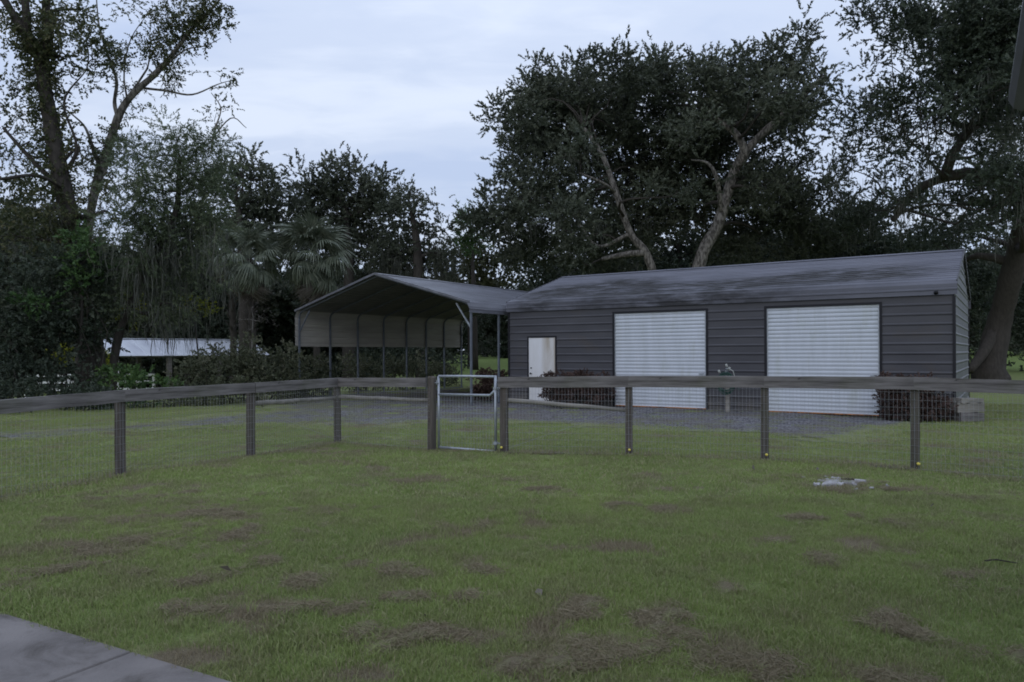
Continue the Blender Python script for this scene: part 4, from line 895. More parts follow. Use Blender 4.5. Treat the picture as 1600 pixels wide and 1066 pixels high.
# palms ------------------------------------------------------------------------------
def frond_mesh(seed, dead=False):
    g = np.random.default_rng(seed); vs, fs, tt = [], [], []; pet = 1.0 if not dead else .7; n = 30
    def pt(s_): return np.array([s_, 0, -.10 * s_ * s_])
    for k in range(6):
        for j, (a_, b_) in enumerate(((0, -.012), (0, .012))): vs.append(pt(pet * k / 5) + np.array([0, b_, 0]))
    for k in range(5): fs.append((2 * k, 2 * k + 1, 2 * k + 3, 2 * k + 2)); tt.append(.9)
    hub = pt(pet)
    for k in range(n):
        a_ = (k / (n - 1) - .5) * math.radians(250 if not dead else 150); L = (.95 - .25 * abs(a_) / 2.2) * g.uniform(.85, 1.1); wd = .055
        d = np.array([math.cos(a_), math.sin(a_), 0]); s_ = np.array([-math.sin(a_), math.cos(a_), 0]); b0 = len(vs)
        kneel = .25 + .5 * abs(math.sin(a_))
        for q in range(5):
            t_ = q / 4; c_ = hub + d * L * t_ * (1 - .15 * t_ * t_); c_[2] -= (.12 + (.55 if not dead else 1.0) * g.uniform(.6, 1.2)) * L * t_ ** 2.6 + .1 * t_; c_[2] += .10 * math.cos(a_ * .7) * t_ * (1 - t_)
            ww = wd * (math.sin(math.pi * min(1, .15 + t_ * .55)) if q < 4 else .12) * .55
            vs.append(c_ - s_ * ww); vs.append(c_ + s_ * ww + np.array([0, 0, .018 * (1 if k % 2 else -1)]))
        for q in range(4): fs.append((b0 + 2 * q, b0 + 2 * q + 1, b0 + 2 * q + 3, b0 + 2 * q + 2)); tt.append(np.clip(g.uniform(.1, .9), 0, 1))
    me = np_mesh('frond', vs, fs, tt); me.materials.append(L_deadpalm if dead else L_palm); return me
FR = [frond_mesh(50 + i) for i in range(4)]; FD = [frond_mesh(60 + i, True) for i in range(2)]
def palm(px, py, d, lab, seed, sc=1.0, n=38):
    g = random.Random(seed); c_ = at(px, py, d); bs = base(px + 4, d); root = thing('cabbage_palm', lab, 'palm', bs, 0, 'cabbage palms left of the carport')
    top = c_ - root.location; h = top.z
    pts = [(0, 0, -.1), (.03, 0, h * .4), (top.x * .7, 0, h * .8), tuple(top)]
    m = MB(); m.tube(curve_pts(pts, 4), .17, 10)
    m.build('trunk', bark, root, True)
    m = MB()
    for k in range(34):                                                         # boots: old leaf bases
        z = h * (.45 + .5 * k / 34); a_ = k * 2.4; x = math.cos(a_); y = math.sin(a_); cx_ = top.x * (z / h) ** 2
        m.obox((cx_ + x * .16, y * .16, z), (cx_ + x * .36, y * .36, z + .28), .09, .03, up=(x, y, .2))
    tag(m.build('leaf_boots', bark, root), kind='stuff')
    for k in range(n):
        dead = k >= n - 13; az = k * 2.39996 + g.uniform(-.2, .2); el = math.radians(80 - 140 * (k / (n - 13)) ** 1.0 + g.uniform(-8, 8)) if not dead else math.radians(g.uniform(-78, -50))
        o = bpy.data.objects.new('frond', (g.choice(FD) if dead else g.choice(FR))); COL.objects.link(o); o.parent = root
        if dead: o['label'] = 'dead brown frond hanging against the trunk'
        o.location = top + Vector((0, 0, .1 - (.45 if dead else .12 * k / n))); o.rotation_euler = (g.uniform(-.35, .35), -el, az); s_ = sc * g.uniform(.85, 1.15); o.scale = (s_,) * 3
    return root
palm(390, 405, 37, 'left cabbage palm with brown dead fronds hanging under its crown', 1, 1.0, 46); palm(490, 400, 38, 'wider cabbage palm nearest the carport roof', 2, 1.15, 56)
palm(360, 390, 40, 'small cabbage palm half hidden behind the left one', 3, .85, 36)

# shrubs ------------------------------------------------------------------------------
def shrub(name, label, cat, blobs, lm, seed, leaf=(.08, .05), per=9, clump_r=.35, clumps_per=5, sprays=6, slen=.25, group=None, stems=5, bm=None, **k):
    c0 = np.mean([b_[0] for b_ in blobs], 0); r0 = Vector((c0[0], c0[1], float(gz(c0[0], c0[1])))); g = np.random.default_rng(seed); root = thing(name, label, cat, r0, 0, group)
    arr, cl = crown(blobs, g, clump_r, clumps_per, sprays, leaf, per, slen, k.get('shell', .5)); m = MB()
    zg = float(gz(c0[0], c0[1])); v = arr[0]; 
    for q in g.permutation(len(cl))[:max(stems * len(blobs), 6)]:
        e_ = cl[q]; s_ = Vector((e_[0] * .8 + c0[0] * .2, e_[1], zg - .05)); P_, rr = limb(s_, e_, .022, .006, g, sag=0, segs=4); m.tube(rel(P_, root), rr, 4, cap=False)
    tag(m.build('stems', bm or bark, root, True), kind='stuff')
    arr_obj('foliage', arr, lm, root); return root
# big dark shrubs, far left
shrub('evergreen_shrub', 'tall dense dark evergreen in front of the vine covered trunk', 'shrub',
      [B(60, 440, 24, 70, 40, dn=.9), B(130, 420, 24, 45, 40, dn=.9), B(20, 500, 23.5, 55, 50), B(90, 500, 24, 60, 40), B(150, 470, 24.5, 28, 50, dn=.9), B(40, 560, 23, 60, 35), B(130, 520, 24.5, 30, 40, dn=.8)], L_dark, 71, leaf=(.13, .085), clump_r=.5, clumps_per=3.2, sprays=8, slen=.35)
tree('bright_green_vine_tree', 'fresher green leafy vine growth on the trunk at left', 'vine', [[(base(122, 24), .06), T(128, 480, 24, .05), T(126, 400, 24, .03)]],
      [B(125, 385, 24, 20, 26), B(60, 475, 23, 35, 12, dn=.7), B(120, 440, 23.5, 28, 28, dn=.8), B(135, 400, 23.5, 22, 28)], L_green, bark, 72, leaf=(.12, .08), per=8, clump_r=.3, clumps_per=3.5, sprays=6, slen=.3)
shrub('understory_shrub', 'dark low shrubs at the foot of the left trees behind the fence', 'shrub',
      [B(-10, 610, 22, 60, 40), B(60, 615, 21.5, 50, 30), B(120, 625, 21.5, 40, 26), B(20, 640, 20.5, 60, 14, dn=.8), B(75, 590, 23, 50, 24), B(130, 600, 23, 30, 24), B(10, 590, 24, 30, 14), B(160, 625, 21.5, 40, 20)], L_dark, 73, leaf=(.10, .065), clumps_per=4)
shrub('leafy_shrub', 'mid green leafy shrub below the barn gable', 'shrub', [B(195, 604, 23, 30, 20), B(230, 615, 22.5, 40, 18), B(180, 630, 22, 40, 18), B(172, 592, 23.5, 14, 14, dn=.8)], L_green, 74, leaf=(.13, .075), clumps_per=4)
shrub('brown_shrub', 'brownish thin shrub below the middle of the barn roof', 'shrub', [B(265, 608, 23.5, 36, 20, dn=.8), B(298, 595, 24, 24, 24, dn=.8), B(280, 625, 22.5, 50, 18)], L_shrub, 75, leaf=(.08, .05), clumps_per=4)
shrub('rounded_bush', 'rounded dark bush covering the right end of the barn roof', 'bush', [B(372, 560, 25, 42, 30), B(395, 575, 25, 45, 30), B(335, 590, 24, 50, 34), B(415, 590, 25, 50, 34), B(380, 620, 23.5, 80, 26), B(345, 556, 25, 20, 16), B(440, 570, 26, 35, 28)], L_shrub, 76, clumps_per=5.5, leaf=(.085, .055))
shrub('hedge', 'long dark hedge running behind the left wall of the carport', 'hedge',
      [B(450, 585, 28, 40, 34), B(500, 590, 29, 45, 34), B(560, 585, 31, 45, 30), B(620, 585, 33, 40, 30), B(680, 580, 36, 40, 30), B(470, 615, 27, 60, 20)], L_shrub, 77, clumps_per=4.2, leaf=(.10, .06))
shrub('dark_hedge', 'darker leafy shrub behind the rear posts of the carport', 'shrub', [B(650, 570, 38, 30, 36), B(690, 572, 38, 24, 30), B(600, 560, 39, 40, 40), B(715, 560, 39, 12, 18, dn=.7)], L_dark, 78, clumps_per=2.6, leaf=(.14, .08), clump_r=.45)
t1 = tree('bare_twig_shrub', 'grey leafless twiggy shrub under the left palm', 'shrub', [[(base(392, 30), .03), T(394, 530, 30, .03), T(395, 500, 30, .02)]] , [B(375, 500, 30, 22, 20, dn=.5), B(412, 498, 30, 22, 24, dn=.5), B(395, 480, 30, 18, 14, dn=.5)], L_deadpalm, palebark, 79, leaf=(.05, .02), per=4, clump_r=.2, clumps_per=8, sprays=2, slen=.2, twig=.008)
yb = shrub('yellow_leaved_bush', 'bright yellow green leaves seen through the gap right of the left shrubs', 'bush', [B(100, 560, 30, 14, 14, dn=1.3), B(165, 562, 32, 12, 10)], L_yellow, 80, leaf=(.12, .08), clumps_per=4, clump_r=.3)
# trimmed burgundy shrubs at the garage
def boxblob(s0, s1, y0, y1, z0, z1, dn=-1, nx_=3):
    out = []
    for k in range(nx_):
        s_ = s0 + (s1 - s0) * (k + .5) / nx_; c_ = loc(s_, (y0 + y1) / 2, (z0 + z1) / 2); out.append((tuple(c_), ((s1 - s0) / nx_ * .5, (y1 - y0) / 2, (z1 - z0) / 2), dn))
    return out
shrub('trimmed_shrub', 'flat topped burgundy shrub beside the white personnel door', 'shrub', boxblob(1.8, 3.7, -1.05, -.3, .15, .95, nx_=5), L_red, 81, leaf=(.055, .038), clump_r=.13, clumps_per=60, sprays=7, slen=.11, shell=.4)
shrub('trimmed_shrub', 'flat topped burgundy shrub at the right corner of the garage', 'shrub', boxblob(10.85, 12.1, -1.05, -.3, .12, .98, nx_=3), L_red, 82, leaf=(.055, .038), clump_r=.13, clumps_per=60, sprays=7, slen=.11, shell=.4)
shrub('trimmed_shrub', 'small burgundy shrub between the carport post and the garage corner', 'shrub', boxblob(-1.4, -.25, -.3, .5, .15, .98, nx_=2), L_red, 83, leaf=(.055, .038), clump_r=.13, clumps_per=60, sprays=7, slen=.11, shell=.4)

# ------------------------------------------------------------------ background wood
g0 = np.random.default_rng(90)
protos = []
def bg_tree_mesh(seed):
    g = np.random.default_rng(seed); bl = [((g.uniform(-2.8, 2.8), g.uniform(-2, 2), g.uniform(3.0, 9.5)), (2.2, 2.0, 1.8), 1) for _ in range(11)] + [((g.uniform(-3, 3), g.uniform(-1, 1), 1.6), (2.2, 1.5, 1.6), 1) for _ in range(3)]
    arr, cl = crown(bl, g, 1.1, .55, 9, (.36, .22), 8, .7); cm = np_mesh('crown', *arr); cm.materials.append(L_dark if seed % 2 else L_oak); NTRI[0] += len(arr[1]) * 2
    m = MB(); m.tube(curve_pts([(0, 0, -.5), (.2, 0, 3), (-.2, .2, 6), (0, 0, 9)], 3), [.3] * 4 + [.22] * 3 + [.12] * 2 + [.05], 7); tm = bpy.data.meshes.new('trunk'); tm.from_pydata(np.concatenate(m.v).tolist(), [], m.f); tm.materials.append(bark)
    return cm, tm
protos = [bg_tree_mesh(91 + i) for i in range(4)]
spots = [(-60, 70, 1.25), (30, 62, 1.2), (110, 74, 1.1), (190, 66, 1.05), (270, 60, 1.05), (340, 72, 1.0), (420, 64, .95), (500, 70, .9), (580, 66, .9), (650, 74, .85), (700, 90, .8), (760, 100, .8), (820, 92, .85), (880, 78, .95), (950, 84, 1.0), (1030, 76, 1.1),
         (1110, 80, 1.2), (1190, 74, 1.2), (1270, 78, 1.1), (1350, 70, 1.1), (1430, 76, 1.1), (1510, 82, 1.1), (1570, 95, 1.1), (1640, 100, 1.1), (1700, 90, 1.2), (-140, 60, 1.3), (0, 56, 1.25), (60, 52, 1.15), (150, 54, 1.0), (230, 55, .95), (300, 52, .85), (370, 56, .8), (440, 57, .8), (530, 62, .75), (610, 60, .7), (1590, 70, .0)]
for k, (px, d, s_) in enumerate(spots):
    if s_ == 0: continue
    x = ray(px, 551)[0] * d; root = thing('background_tree', 'dark distant tree in the wood that closes the yard', 'tree', (x, d, float(gz(x, d)) - .2), g0.uniform(0, 6), 'dark trees massed behind the yard')
    cm, tm = protos[k % 4]
    for nm, me_ in (('crown', cm), ('trunk', tm)):
        o = bpy.data.objects.new(nm, me_); COL.objects.link(o); o.parent = root
    root.scale = (s_ * 1.1, s_ * 1.1, s_)
# far treeline mass that closes the horizon
bl = []
for k in range(64):
    x = -190 + 380 * k / 63 + g0.uniform(-2, 2); y = 118 + g0.uniform(-6, 6); z = float(gz(x, y)); h = g0.uniform(3.2, 5.2); bl.append(((x, y, z + h * .9), (5.5, 3, h), .5))
arr, cl = crown(bl, g0, 2.0, .45, 9, (.8, .5), 7, 1.4)
tl = link('treeline', np_mesh('treeline', *arr), None, L_dark); tag(tl, 'dark wood closing the far side of the field', 'wood', kind='stuff'); NTRI[0] += len(arr[1]) * 2

# ------------------------------------------------------------------ barn and white fence far left
bphi = math.radians(45); bo = Vector((-22.25, 42, -1.0)); barn = thing('open_barn', 'low open barn with pale metal roof behind the shrubs on the left', 'barn', bo, bphi)
bw, bl_, eh, rh = 5.2, 9.0, 2.62, 3.5
for side in (0, 1):
    n = 10
    for k in range(n):
        x0, x1 = -.2 + (bl_ + .4) * k / n, -.2 + (bl_ + .4) * (k + 1) / n - .004; y0 = -.25 if not side else bw + .25; zz = eh - .1
        m = MB(); vs = [(x0, y0, zz), (x0 + .04, y0, zz + .035), (x0 + .08, y0, zz), (x1, y0, zz)]; vt = [(x, bw / 2, z - zz + rh + .02) for x, _, z in vs]
        m.add(vs + vt, [(0, 1, 5, 4), (1, 2, 6, 5), (2, 3, 7, 6)]); o = m.build('roof_sheet', barnroof, barn); md = o.modifiers.new('s', 'SOLIDIFY'); md.thickness = .02
m = MB(); m.obox((-.2, bw / 2, rh + .05), (bl_ + .2, bw / 2, rh + .05), .3, .04); m.build('ridge_cap', barnroof, barn)
for x in (0, bl_):
    m = MB(); m.add([(x, .0, eh), (x, bw, eh), (x, bw / 2, rh), (x + .05, .0, eh), (x + .05, bw, eh), (x + .05, bw / 2, rh)], [(0, 1, 2), (5, 4, 3), (0, 3, 4, 1), (1, 4, 5, 2), (2, 5, 3, 0)]); m.build('gable_board', barnwall, barn)
for x in (.1, 3, 6, bl_ - .1):
    for y in (.1, bw - .1):
        m = MB(); m.box((x - .12, y - .12, -.3), (x + .12, y + .12, eh - .02)); m.build('post', wood if x > .2 else whitepaint, barn)
for y in (.1, bw - .1):
    m = MB(); m.box((0, y - .05, eh - .2), (bl_, y + .05, eh - .03)); m.build('beam', wood, barn)
wf = thing('white_board_fence', 'white board fence glimpsed behind the barn on the left', 'fence')
pts = [Vector((-28.5 + 2.4 * k, 44 + .2 * k, -1.0)) for k in range(4)]
for a_ in pts: m = MB(); m.box((a_.x - .07, a_.y - .07, -1.2), (a_.x + .07, a_.y + .07, .45)); m.build('post', whitepaint, wf)
for a_, b_ in zip(pts, pts[1:]):
    for z in (-.45, -.02, .38): m = MB(); m.obox(a_ + Vector((.0, -.09, 1 + z)), b_ + Vector((-.01, -.09, 1 + z)), .03, .14); m.build('board', whitepaint, wf)
for q in wf.children: q.location.z = -0.0

# ------------------------------------------------------------------ stump, hose post, timbers, eave
sc_ = gp(1313, 758); st = thing('tree_stump', 'bleached pale tree stump cut flush with the lawn', 'stump', (sc_.x, sc_.y, float(gz(sc_.x, sc_.y))))
g = np.random.default_rng(5); n = 46; m = MB(); rad = []
for k in range(n):
    a_ = 2 * math.pi * k / n; rad.append((.22 + .04 * math.sin(2 * a_ + .5) + .05 * math.sin(5 * a_ + 1) + .04 * math.sin(9 * a_) + g.uniform(-.02, .02)))
def ring(s_, z, zj=0): return [(rad[k] * s_ * 1.0 * math.cos(2 * math.pi * k / n), rad[k] * s_ * 1.0 * math.sin(2 * math.pi * k / n), z + g.uniform(-zj, zj)) for k in range(n)]
rings = [ring(1.12, -.05), ring(1.03, .022, .006), ring(.97, .036, .008), ring(.7, .038, .01), ring(.4, .030, .01), ring(.15, .034, .006)]
vs = sum(rings, []) + [(0, 0, .05)]; f = [(i * n + k, i * n + (k + 1) % n, (i + 1) * n + (k + 1) % n, (i + 1) * n + k) for i in range(5) for k in range(n)] + [(5 * n + k, 5 * n + (k + 1) % n, 6 * n) for k in range(n)]
m.add(vs, f); m.build('cut_face', stumpm, st)
m = MB(); m.tube([(.10, .08, .01), (.10, .08, .046)], .055, 9); m.tube([(.16, .06, .01), (.16, .06, .047)], .035, 7); m.build('rot_hole', dirt, st)
for k in range(7):
    a_ = g.uniform(0, 6.28); r_ = g.uniform(.30, .5); c_ = Vector((r_ * math.cos(a_) * 1.2, r_ * math.sin(a_), .01)); m = MB(); m.obox(c_, c_ + Vector((g.uniform(-.08, .08), g.uniform(-.03, .03), .02)), .05, .02, segs=2, jit=.005); m.build('wood_chip', stumpm, st)

hp = thing('hose_post', 'wooden post with green garden hose hung between the roll up doors', 'hose post', loc(7.18, -.5), -TH)
m = MB(); m.box((-.05, -.05, -.1), (.05, .05, 1.02), bev=.006); m.build('post', polew, hp)
m = MB(); m.tube([(0, -.02, 1.02), (0, -.02, 1.10), (.0, -.10, 1.12)], .016, 8); m.tube([(0, -.10, 1.12), (0, -.16, 1.06)], .02, 8); m.tube([(-.05, -.02, 1.16), (.05, -.02, 1.16)], .012, 6); m.tube([(0, -.02, 1.10), (0, -.02, 1.17)], .01, 6); m.build('tap', steel, hp, True)
m = MB(); g = random.Random(3)
for k in range(7):
    rx = g.uniform(.17, .26); rz = g.uniform(.2, .30); cz = .78 + g.uniform(-.03, .03); ph = g.uniform(0, 6)
    m.tube([(rx * math.cos(t_), -.08 - .022 * k + .01 * math.sin(3 * t_ + ph), cz + rz * math.sin(t_)) for t_ in np.linspace(0, 2 * math.pi, 25)], .012, 6)
m.tube([(.18, -.12, .72), (.30, -.14, .68), (.34, -.14, .60)], .012, 6); m.build('hose_coil', hose, hp, True)
m = MB(); m.tube([(-.02, -.14, 1.08), (.08, -.2, 1.18), (.2, -.2, 1.1), (.25, -.18, .9)], .012, 6); m.tube([(-.16, -.14, 1.05), (-.20, -.14, 1.12)], .03, 8); m.tube([(.03, -.14, 1.20), (.0, -.14, 1.28)], .03, 8); m.tube([(.07, -.14, 1.12), (.10, -.14, 1.20)], .028, 8); m.build('hose_fittings', hosegrey, hp, True)

tw_c = gp(1517, 660); tlab = ['lower grey timber block on the grass at the garage corner', 'lower rear grey timber block at the garage corner', 'upper grey timber block on the stack at the garage corner', 'topmost pale split slab on the timber stack at the garage corner']
for k, (dx_, dy_, z0, l_, w_, h_, rz) in enumerate([(0, 0, 0, .56, .30, .22, .1), (.04, .38, 0, .5, .28, .24, -.1), (.0, .06, .225, .60, .34, .20, .0), (.02, .08, .43, .56, .36, .10, .14)]):
    t_ = thing('timber_block', tlab[k], 'timber', (tw_c.x + dx_, tw_c.y + dy_ + .1, z0), rz, 'weathered timber blocks stacked at the garage corner')
    m = MB(); m.obox((-l_ / 2, 0, h_ / 2), (l_ / 2, 0, h_ / 2), w_, h_, segs=6, jit=.014); m.build('log', polew if k > 1 else wood, t_)

# near house: eave with gutter at the top right corner, wall out of frame
P0 = Vector((2.29, 3.61, 0)); c_ = at(1577, 140, 3.5)
hs = thing('house_eave', 'dark gutter and eave corner of the house at the top right edge', 'house', (c_.x, c_.y, 0), -.548)
ez = c_.z
m = MB(); prof = [(0, 0), (-.005, -.05), (.015, -.09), (.05, -.11), (.10, -.115), (.125, -.11), (.125, 0), (.118, 0), (.118, -.10), (.05, -.10), (.02, -.085), (.006, -.05), (.008, 0)]
m.add([(x, y, ez + z) for y in (0, -6) for x, z in prof], [(k, (k + 1) % 13, 13 + (k + 1) % 13, 13 + k) for k in range(13)] + [tuple(range(13))]); m.build('gutter', guttm, hs)
m = MB(); m.box((.128, -6, ez - .15), (.15, -.0, ez + .02)); m.build('fascia_board', fasciam, hs)
m = MB(); m.box((.152, -6, ez - .145), (.65, -.01, ez - .13)); m.build('soffit', fasciam, hs)
m = MB(); m.add([(.05, .03, ez + .03), (4, .03, ez + 1.4), (4, -6, ez + 1.4), (.05, -6, ez + .03), (.05, .03, ez + .0), (4, .03, ez + 1.37), (4, -6, ez + 1.37), (.05, -6, ez)], [(0, 1, 2, 3), (7, 6, 5, 4), (0, 4, 5, 1), (3, 2, 6, 7), (0, 3, 7, 4), (1, 5, 6, 2)]); m.build('roof', guttm, hs)
m = MB(); m.box((.66, -6, 0), (.8, -.5, ez - .13)); m.box((.8, -.64, 0), (4, -.5, ez - .13)); m.build('wall', fasciam, hs)

tq = at(1500, 889, 1); q = gp(1565, 888); tw = MB(); tw.tube([(q.x - .11, q.y + .02, .05), (q.x - .02, q.y + .03, .055), (q.x + .10, q.y - .03, .045)], [.006, .007, .004], 6)
tag(tw.build('fallen_twig', bark), 'thin dark twig lying on the lawn at the right', 'twig')
# pale fallen leaves
g = np.random.default_rng(8); pos = []
for px, py in ((663, 972), (1452, 800), (1275, 741), (282, 655), (640, 701), (1180, 742), (840, 930), (365, 905)): q = gp(px, py); pos.append((q.x, q.y, .05))
pos = np.array(pos); tp = [spray_tpl(1, .01, .09, .05, g)]
arr = instance(tp, pos, g.normal(size=(len(pos), 3)) * np.array([1, 1, .15]), g); fo = link('fallen_leaves', np_mesh('fallen_leaves', *arr), None, L_deadpalm); tag(fo, 'few dry pale leaves scattered over the lawn', 'leaves', kind='stuff')

# ------------------------------------------------------------------ grass
def tuft_mesh(seed, n, h, spread, wd, lean=.5):
    g = np.random.default_rng(seed); vs, fs = [], []
    for k in range(n):
        r_ = spread * math.sqrt(g.uniform()); a_ = g.uniform(0, 6.283); b_ = np.array([r_ * math.cos(a_), r_ * math.sin(a_), -.005]); hh = h * g.uniform(.45, 1.2); an = g.uniform(0, 6.283)
        d = np.array([math.cos(an), math.sin(an), 0]) * hh * lean * g.uniform(.2, 1.6); an2 = g.uniform(0, 6.283); s_ = np.array([math.cos(an2), math.sin(an2), 0]) * wd / 2
        m_ = b_ + d * .35 + np.array([0, 0, hh * .6]); tip = b_ + d + np.array([0, 0, hh * .85]); i0 = len(vs); vs += [b_ - s_, b_ + s_, m_ + s_ * .8, m_ - s_ * .8, tip + s_ * .15, tip - s_ * .15]; fs += [(i0, i0 + 1, i0 + 2, i0 + 3), (i0 + 3, i0 + 2, i0 + 4, i0 + 5)]
    return np_mesh('tuft', vs, fs)
grm = bpy.data.materials.new('grass_blade'); grm.use_nodes = True; t = grm.node_tree; b = t.nodes['Principled BSDF']; b.inputs['Roughness'].default_value = .6; b.inputs['Specular IOR Level'].default_value = .2
c, p = lawn_colour(t)
gi = N(t, 'ShaderNodeNewGeometry'); rp = gi.outputs['Random Per Island']
c = mix(t, mrange(t, rp, 0, 1, 0, .75), c, (.34, .42, .14)); c = mix(t, mrange(t, rp, .80, .85, 0, .8), c, (.36, .32, .20))
da = N(t, 'ShaderNodeAttribute', attribute_name='dry'); da.attribute_type = 'INSTANCER'
c = mix(t, mrange(t, da.outputs['Fac'], .12, .6, 0, .85), c, (.29, .235, .17)); t.links.new(c, b.inputs['Base Color'])
tr = N(t, 'ShaderNodeBsdfTranslucent'); t.links.new(c, tr.inputs[0]); ms_ = N(t, 'ShaderNodeMixShader'); ms_.inputs[0].default_value = .3; t.links.new(b.outputs[0], ms_.inputs[1]); t.links.new(tr.outputs[0], ms_.inputs[2]); t.links.new(ms_.outputs[0], t.nodes['Material Output'].inputs[0])
def scatter(name, label, pts, scl, dry, tufts):
    """one object of points; geometry nodes put a tuft on each"""
    v = np.column_stack([pts[:, 0], pts[:, 1], gz(pts[:, 0], pts[:, 1])]); me = bpy.data.meshes.new(name); me.vertices.add(len(v)); me.vertices.foreach_set('co', v.astype(np.float32).ravel())
    for nm, a_ in (('scl', scl), ('dry', dry), ('rot', rng.uniform(0, 6.283, len(v)))):
        q = me.attributes.new(nm, 'FLOAT', 'POINT'); q.data.foreach_set('value', a_.astype(np.float32))
    q = me.attributes.new('pick', 'INT', 'POINT'); q.data.foreach_set('value', rng.integers(0, len(tufts), len(v)).astype(np.int32))
    o = link(name, me, None); ng = bpy.data.node_groups.new(name + '_scatter', 'GeometryNodeTree')
    ng.interface.new_socket('Geometry', in_out='INPUT', socket_type='NodeSocketGeometry'); ng.interface.new_socket('Geometry', in_out='OUTPUT', socket_type='NodeSocketGeometry')
    gi_ = ng.nodes.new('NodeGroupInput'); go = ng.nodes.new('NodeGroupOutput'); m2p = ng.nodes.new('GeometryNodeMeshToPoints'); ng.links.new(gi_.outputs[0], m2p.inputs[0])
    iop = ng.nodes.new('GeometryNodeInstanceOnPoints'); ng.links.new(m2p.outputs[0], iop.inputs['Points']); g2i = ng.nodes.new('GeometryNodeGeometryToInstance')
    for tf in reversed(tufts):
        oi = ng.nodes.new('GeometryNodeObjectInfo'); oi.inputs[0].default_value = tf; ng.links.new(oi.outputs['Geometry'], g2i.inputs[0])
    ng.links.new(g2i.outputs[0], iop.inputs['Instance']); iop.inputs['Pick Instance'].default_value = True
    def attr(nm, ty):
        a_ = ng.nodes.new('GeometryNodeInputNamedAttribute'); a_.data_type = ty; a_.inputs[0].default_value = nm; return a_.outputs[0]
    ng.links.new(attr('pick', 'INT'), iop.inputs['Instance Index']); cx_ = ng.nodes.new('ShaderNodeCombineXYZ'); ng.links.new(attr('rot', 'FLOAT'), cx_.inputs[2]); ng.links.new(cx_.outputs[0], iop.inputs['Rotation']); ng.links.new(attr('scl', 'FLOAT'), iop.inputs['Scale'])
    ng.links.new(iop.outputs[0], go.inputs[0]); md = o.modifiers.new('scatter', 'NODES'); md.node_group = ng; return tag(o, label, 'grass', kind='stuff')
def tangle_mesh(seed, n):
    g = np.random.default_rng(seed); vs, fs = [], []
    for k in range(n):
        c_ = g.normal(size=3) * np.array([.035, .035, .010]) + np.array([0, 0, .018]); d = g.normal(size=3) * np.array([1, 1, .35]); d = d / np.linalg.norm(d) * g.uniform(.008, .028); s_ = np.cross(d, g.normal(size=3)); s_ = s_ / np.linalg.norm(s_) * .0010
        i0 = len(vs); vs += [c_ - d - s_, c_ - d + s_, c_ + d + s_, c_ + d - s_]; fs.append((i0, i0 + 1, i0 + 2, i0 + 3))
    return np_mesh('tuft', vs, fs)
def tobj(me): me.materials.append(grm); return bpy.data.objects.new('tuft', me)
near_t = [tobj(tuft_mesh(200 + i, 36, .046, .075, .0036)) for i in range(5)]
mid_t = [tobj(tuft_mesh(210 + i, 40, .048, .15, .0075)) for i in range(4)]
thatch = [tobj(tangle_mesh(220 + i, 110)) for i in range(4)]
def on_slab(x, y):
    q = np.stack([x - A.x, y - A.y], -1); s_ = q @ np.array([dirn.x, dirn.y]); p_ = q @ np.array([prp.x, prp.y]); return p_ > -.015
def wedge(n, y0, y1, marg=.4):
    y = y0 * (y1 / y0) ** rng.uniform(0, 1, n) if False else np.sqrt(rng.uniform(y0 ** 2, y1 ** 2, n)); x = rng.uniform(-1, 1, n) * (y * .70 + marg); return x, y
def ingravel(x, y):
    pts = np.array([(q.x, q.y) for q in gpts]); r_ = np.zeros(x.shape, bool); j = len(pts) - 1
    for i in range(len(pts)):
        xi, yi = pts[i]; xj, yj = pts[j]; r_ ^= ((yi > y) != (yj > y)) & (x < (xj - xi) * (y - yi) / (yj - yi + 1e-12) + xi); j = i
    return r_
x, y = wedge(17000, 3.3, 8.2); k_ = ~on_slab(x, y) & (rng.uniform(0, 1, len(x)) < 1 - .3 * dryness(x, y)); x, y = x[k_], y[k_]
scatter('grass', 'green mown lawn grass near the camera', np.stack([x, y], -1), rng.uniform(.65, 1.35, len(x)) * (.75 + .6 * hashnoise(x, y, 1.5, 9)), dryness(x, y), near_t)
x, y = wedge(26000, 8.0, 22); k_ = ~ingravel(x, y) | (rng.uniform(0, 1, len(x)) < .03 + .45 * sstep(.7, 0, 0 * x + np.maximum(0, edge_dist(x, y, gpts) - .9 * hashnoise(x, y, 1.8, 12))) * 1.0); x, y = x[k_], y[k_]
scatter('grass', 'green lawn grass round the fence', np.stack([x, y], -1), rng.uniform(.6, 1.3, len(x)) * (.6 + .7 * hashnoise(x, y, .8, 9)), dryness(x, y) * .9, mid_t)
tall_t = [tobj(tuft_mesh(240 + i, 16, .11, .045, .005, lean=.45)) for i in range(3)]
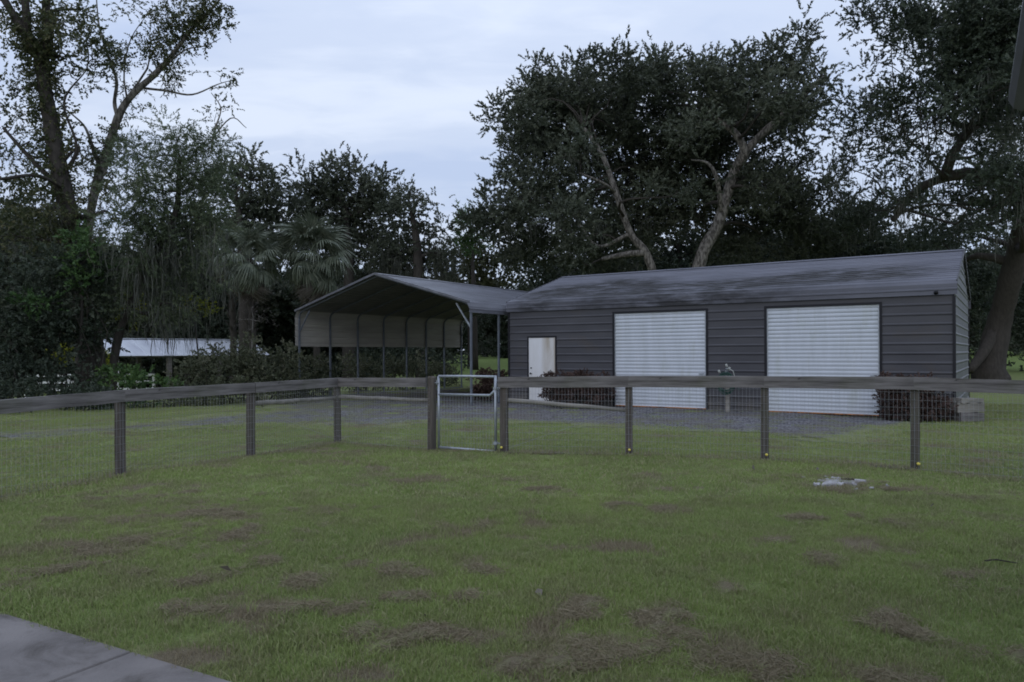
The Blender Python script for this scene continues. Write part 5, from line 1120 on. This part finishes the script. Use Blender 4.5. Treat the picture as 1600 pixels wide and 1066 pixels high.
x, y = wedge(900, 3.4, 17); k_ = ~ingravel(x, y) & ~on_slab(x, y) & (hashnoise(x, y, .9, 31) > .45); x, y = x[k_], y[k_]
scatter('weeds', 'odd longer tufts standing above the mown lawn', np.stack([x, y], -1), rng.uniform(.5, 1.2, len(x)), rng.uniform(0, .4, len(x)), tall_t)
# dead thatch clumps raked up on the lawn
xx, yy = [], []
for cx, cy, r_ in LUMP:
    n = int((2 + 900 * r_ * r_ * 3.14) * (2.2 if cy < 6 else 1)); xx.append(rng.normal(cx, r_ * .9, n)); yy.append(rng.normal(cy, r_ * .8, n))
for cx, cy, rx, ry in PP:
    n = int(30 * min(5, rx * ry * 3.14)); xx.append(rng.normal(cx, rx * .6, n)); yy.append(rng.normal(cy, ry * .6, n))
x = np.concatenate(xx); y = np.concatenate(yy); d_ = dryness(x, y); k_ = ~on_slab(x, y); x, y, d_ = x[k_], y[k_], d_[k_]
scatter('dead_grass', 'brown clumps of dead raked grass on the lawn', np.stack([x, y], -1), rng.uniform(.5, 1.4, len(x)), np.clip(d_ + .5, 0, 1), thatch)
# tufts of dry grass along the fence foot
xx, yy = [], []
for (a_, _), (b_, _) in zip(post_xy, post_xy[1:]):
    n = int((b_ - a_).length * 34); t_ = rng.uniform(0, 1, n); q = rng.normal(0, .05, n); d = fdir(a_, b_); xx.append(a_.x + (b_.x - a_.x) * t_ - d.y * q); yy.append(a_.y + (b_.y - a_.y) * t_ + d.x * q)
x = np.concatenate(xx); y = np.concatenate(yy)
scatter('fence_foot_grass', 'longer dry grass along the foot of the fence', np.stack([x, y], -1), rng.uniform(.6, 1.5, len(x)), rng.uniform(.2, .9, len(x)), mid_t)
# bare soil strip worn under the fence
sp_ = [post_xy[i][0] for i in range(5, 10)]
strip = [p_ + Vector((0, .09, 0)) for p_ in sp_] + [p_ - Vector((0, .11, 0)) for p_ in reversed(sp_)]
tag(poly_sheet('soil_strip', strip, dirt, .012, step=.05, rag=.035), kind='structure')
print('leaf/twig tris', NTRI[0])
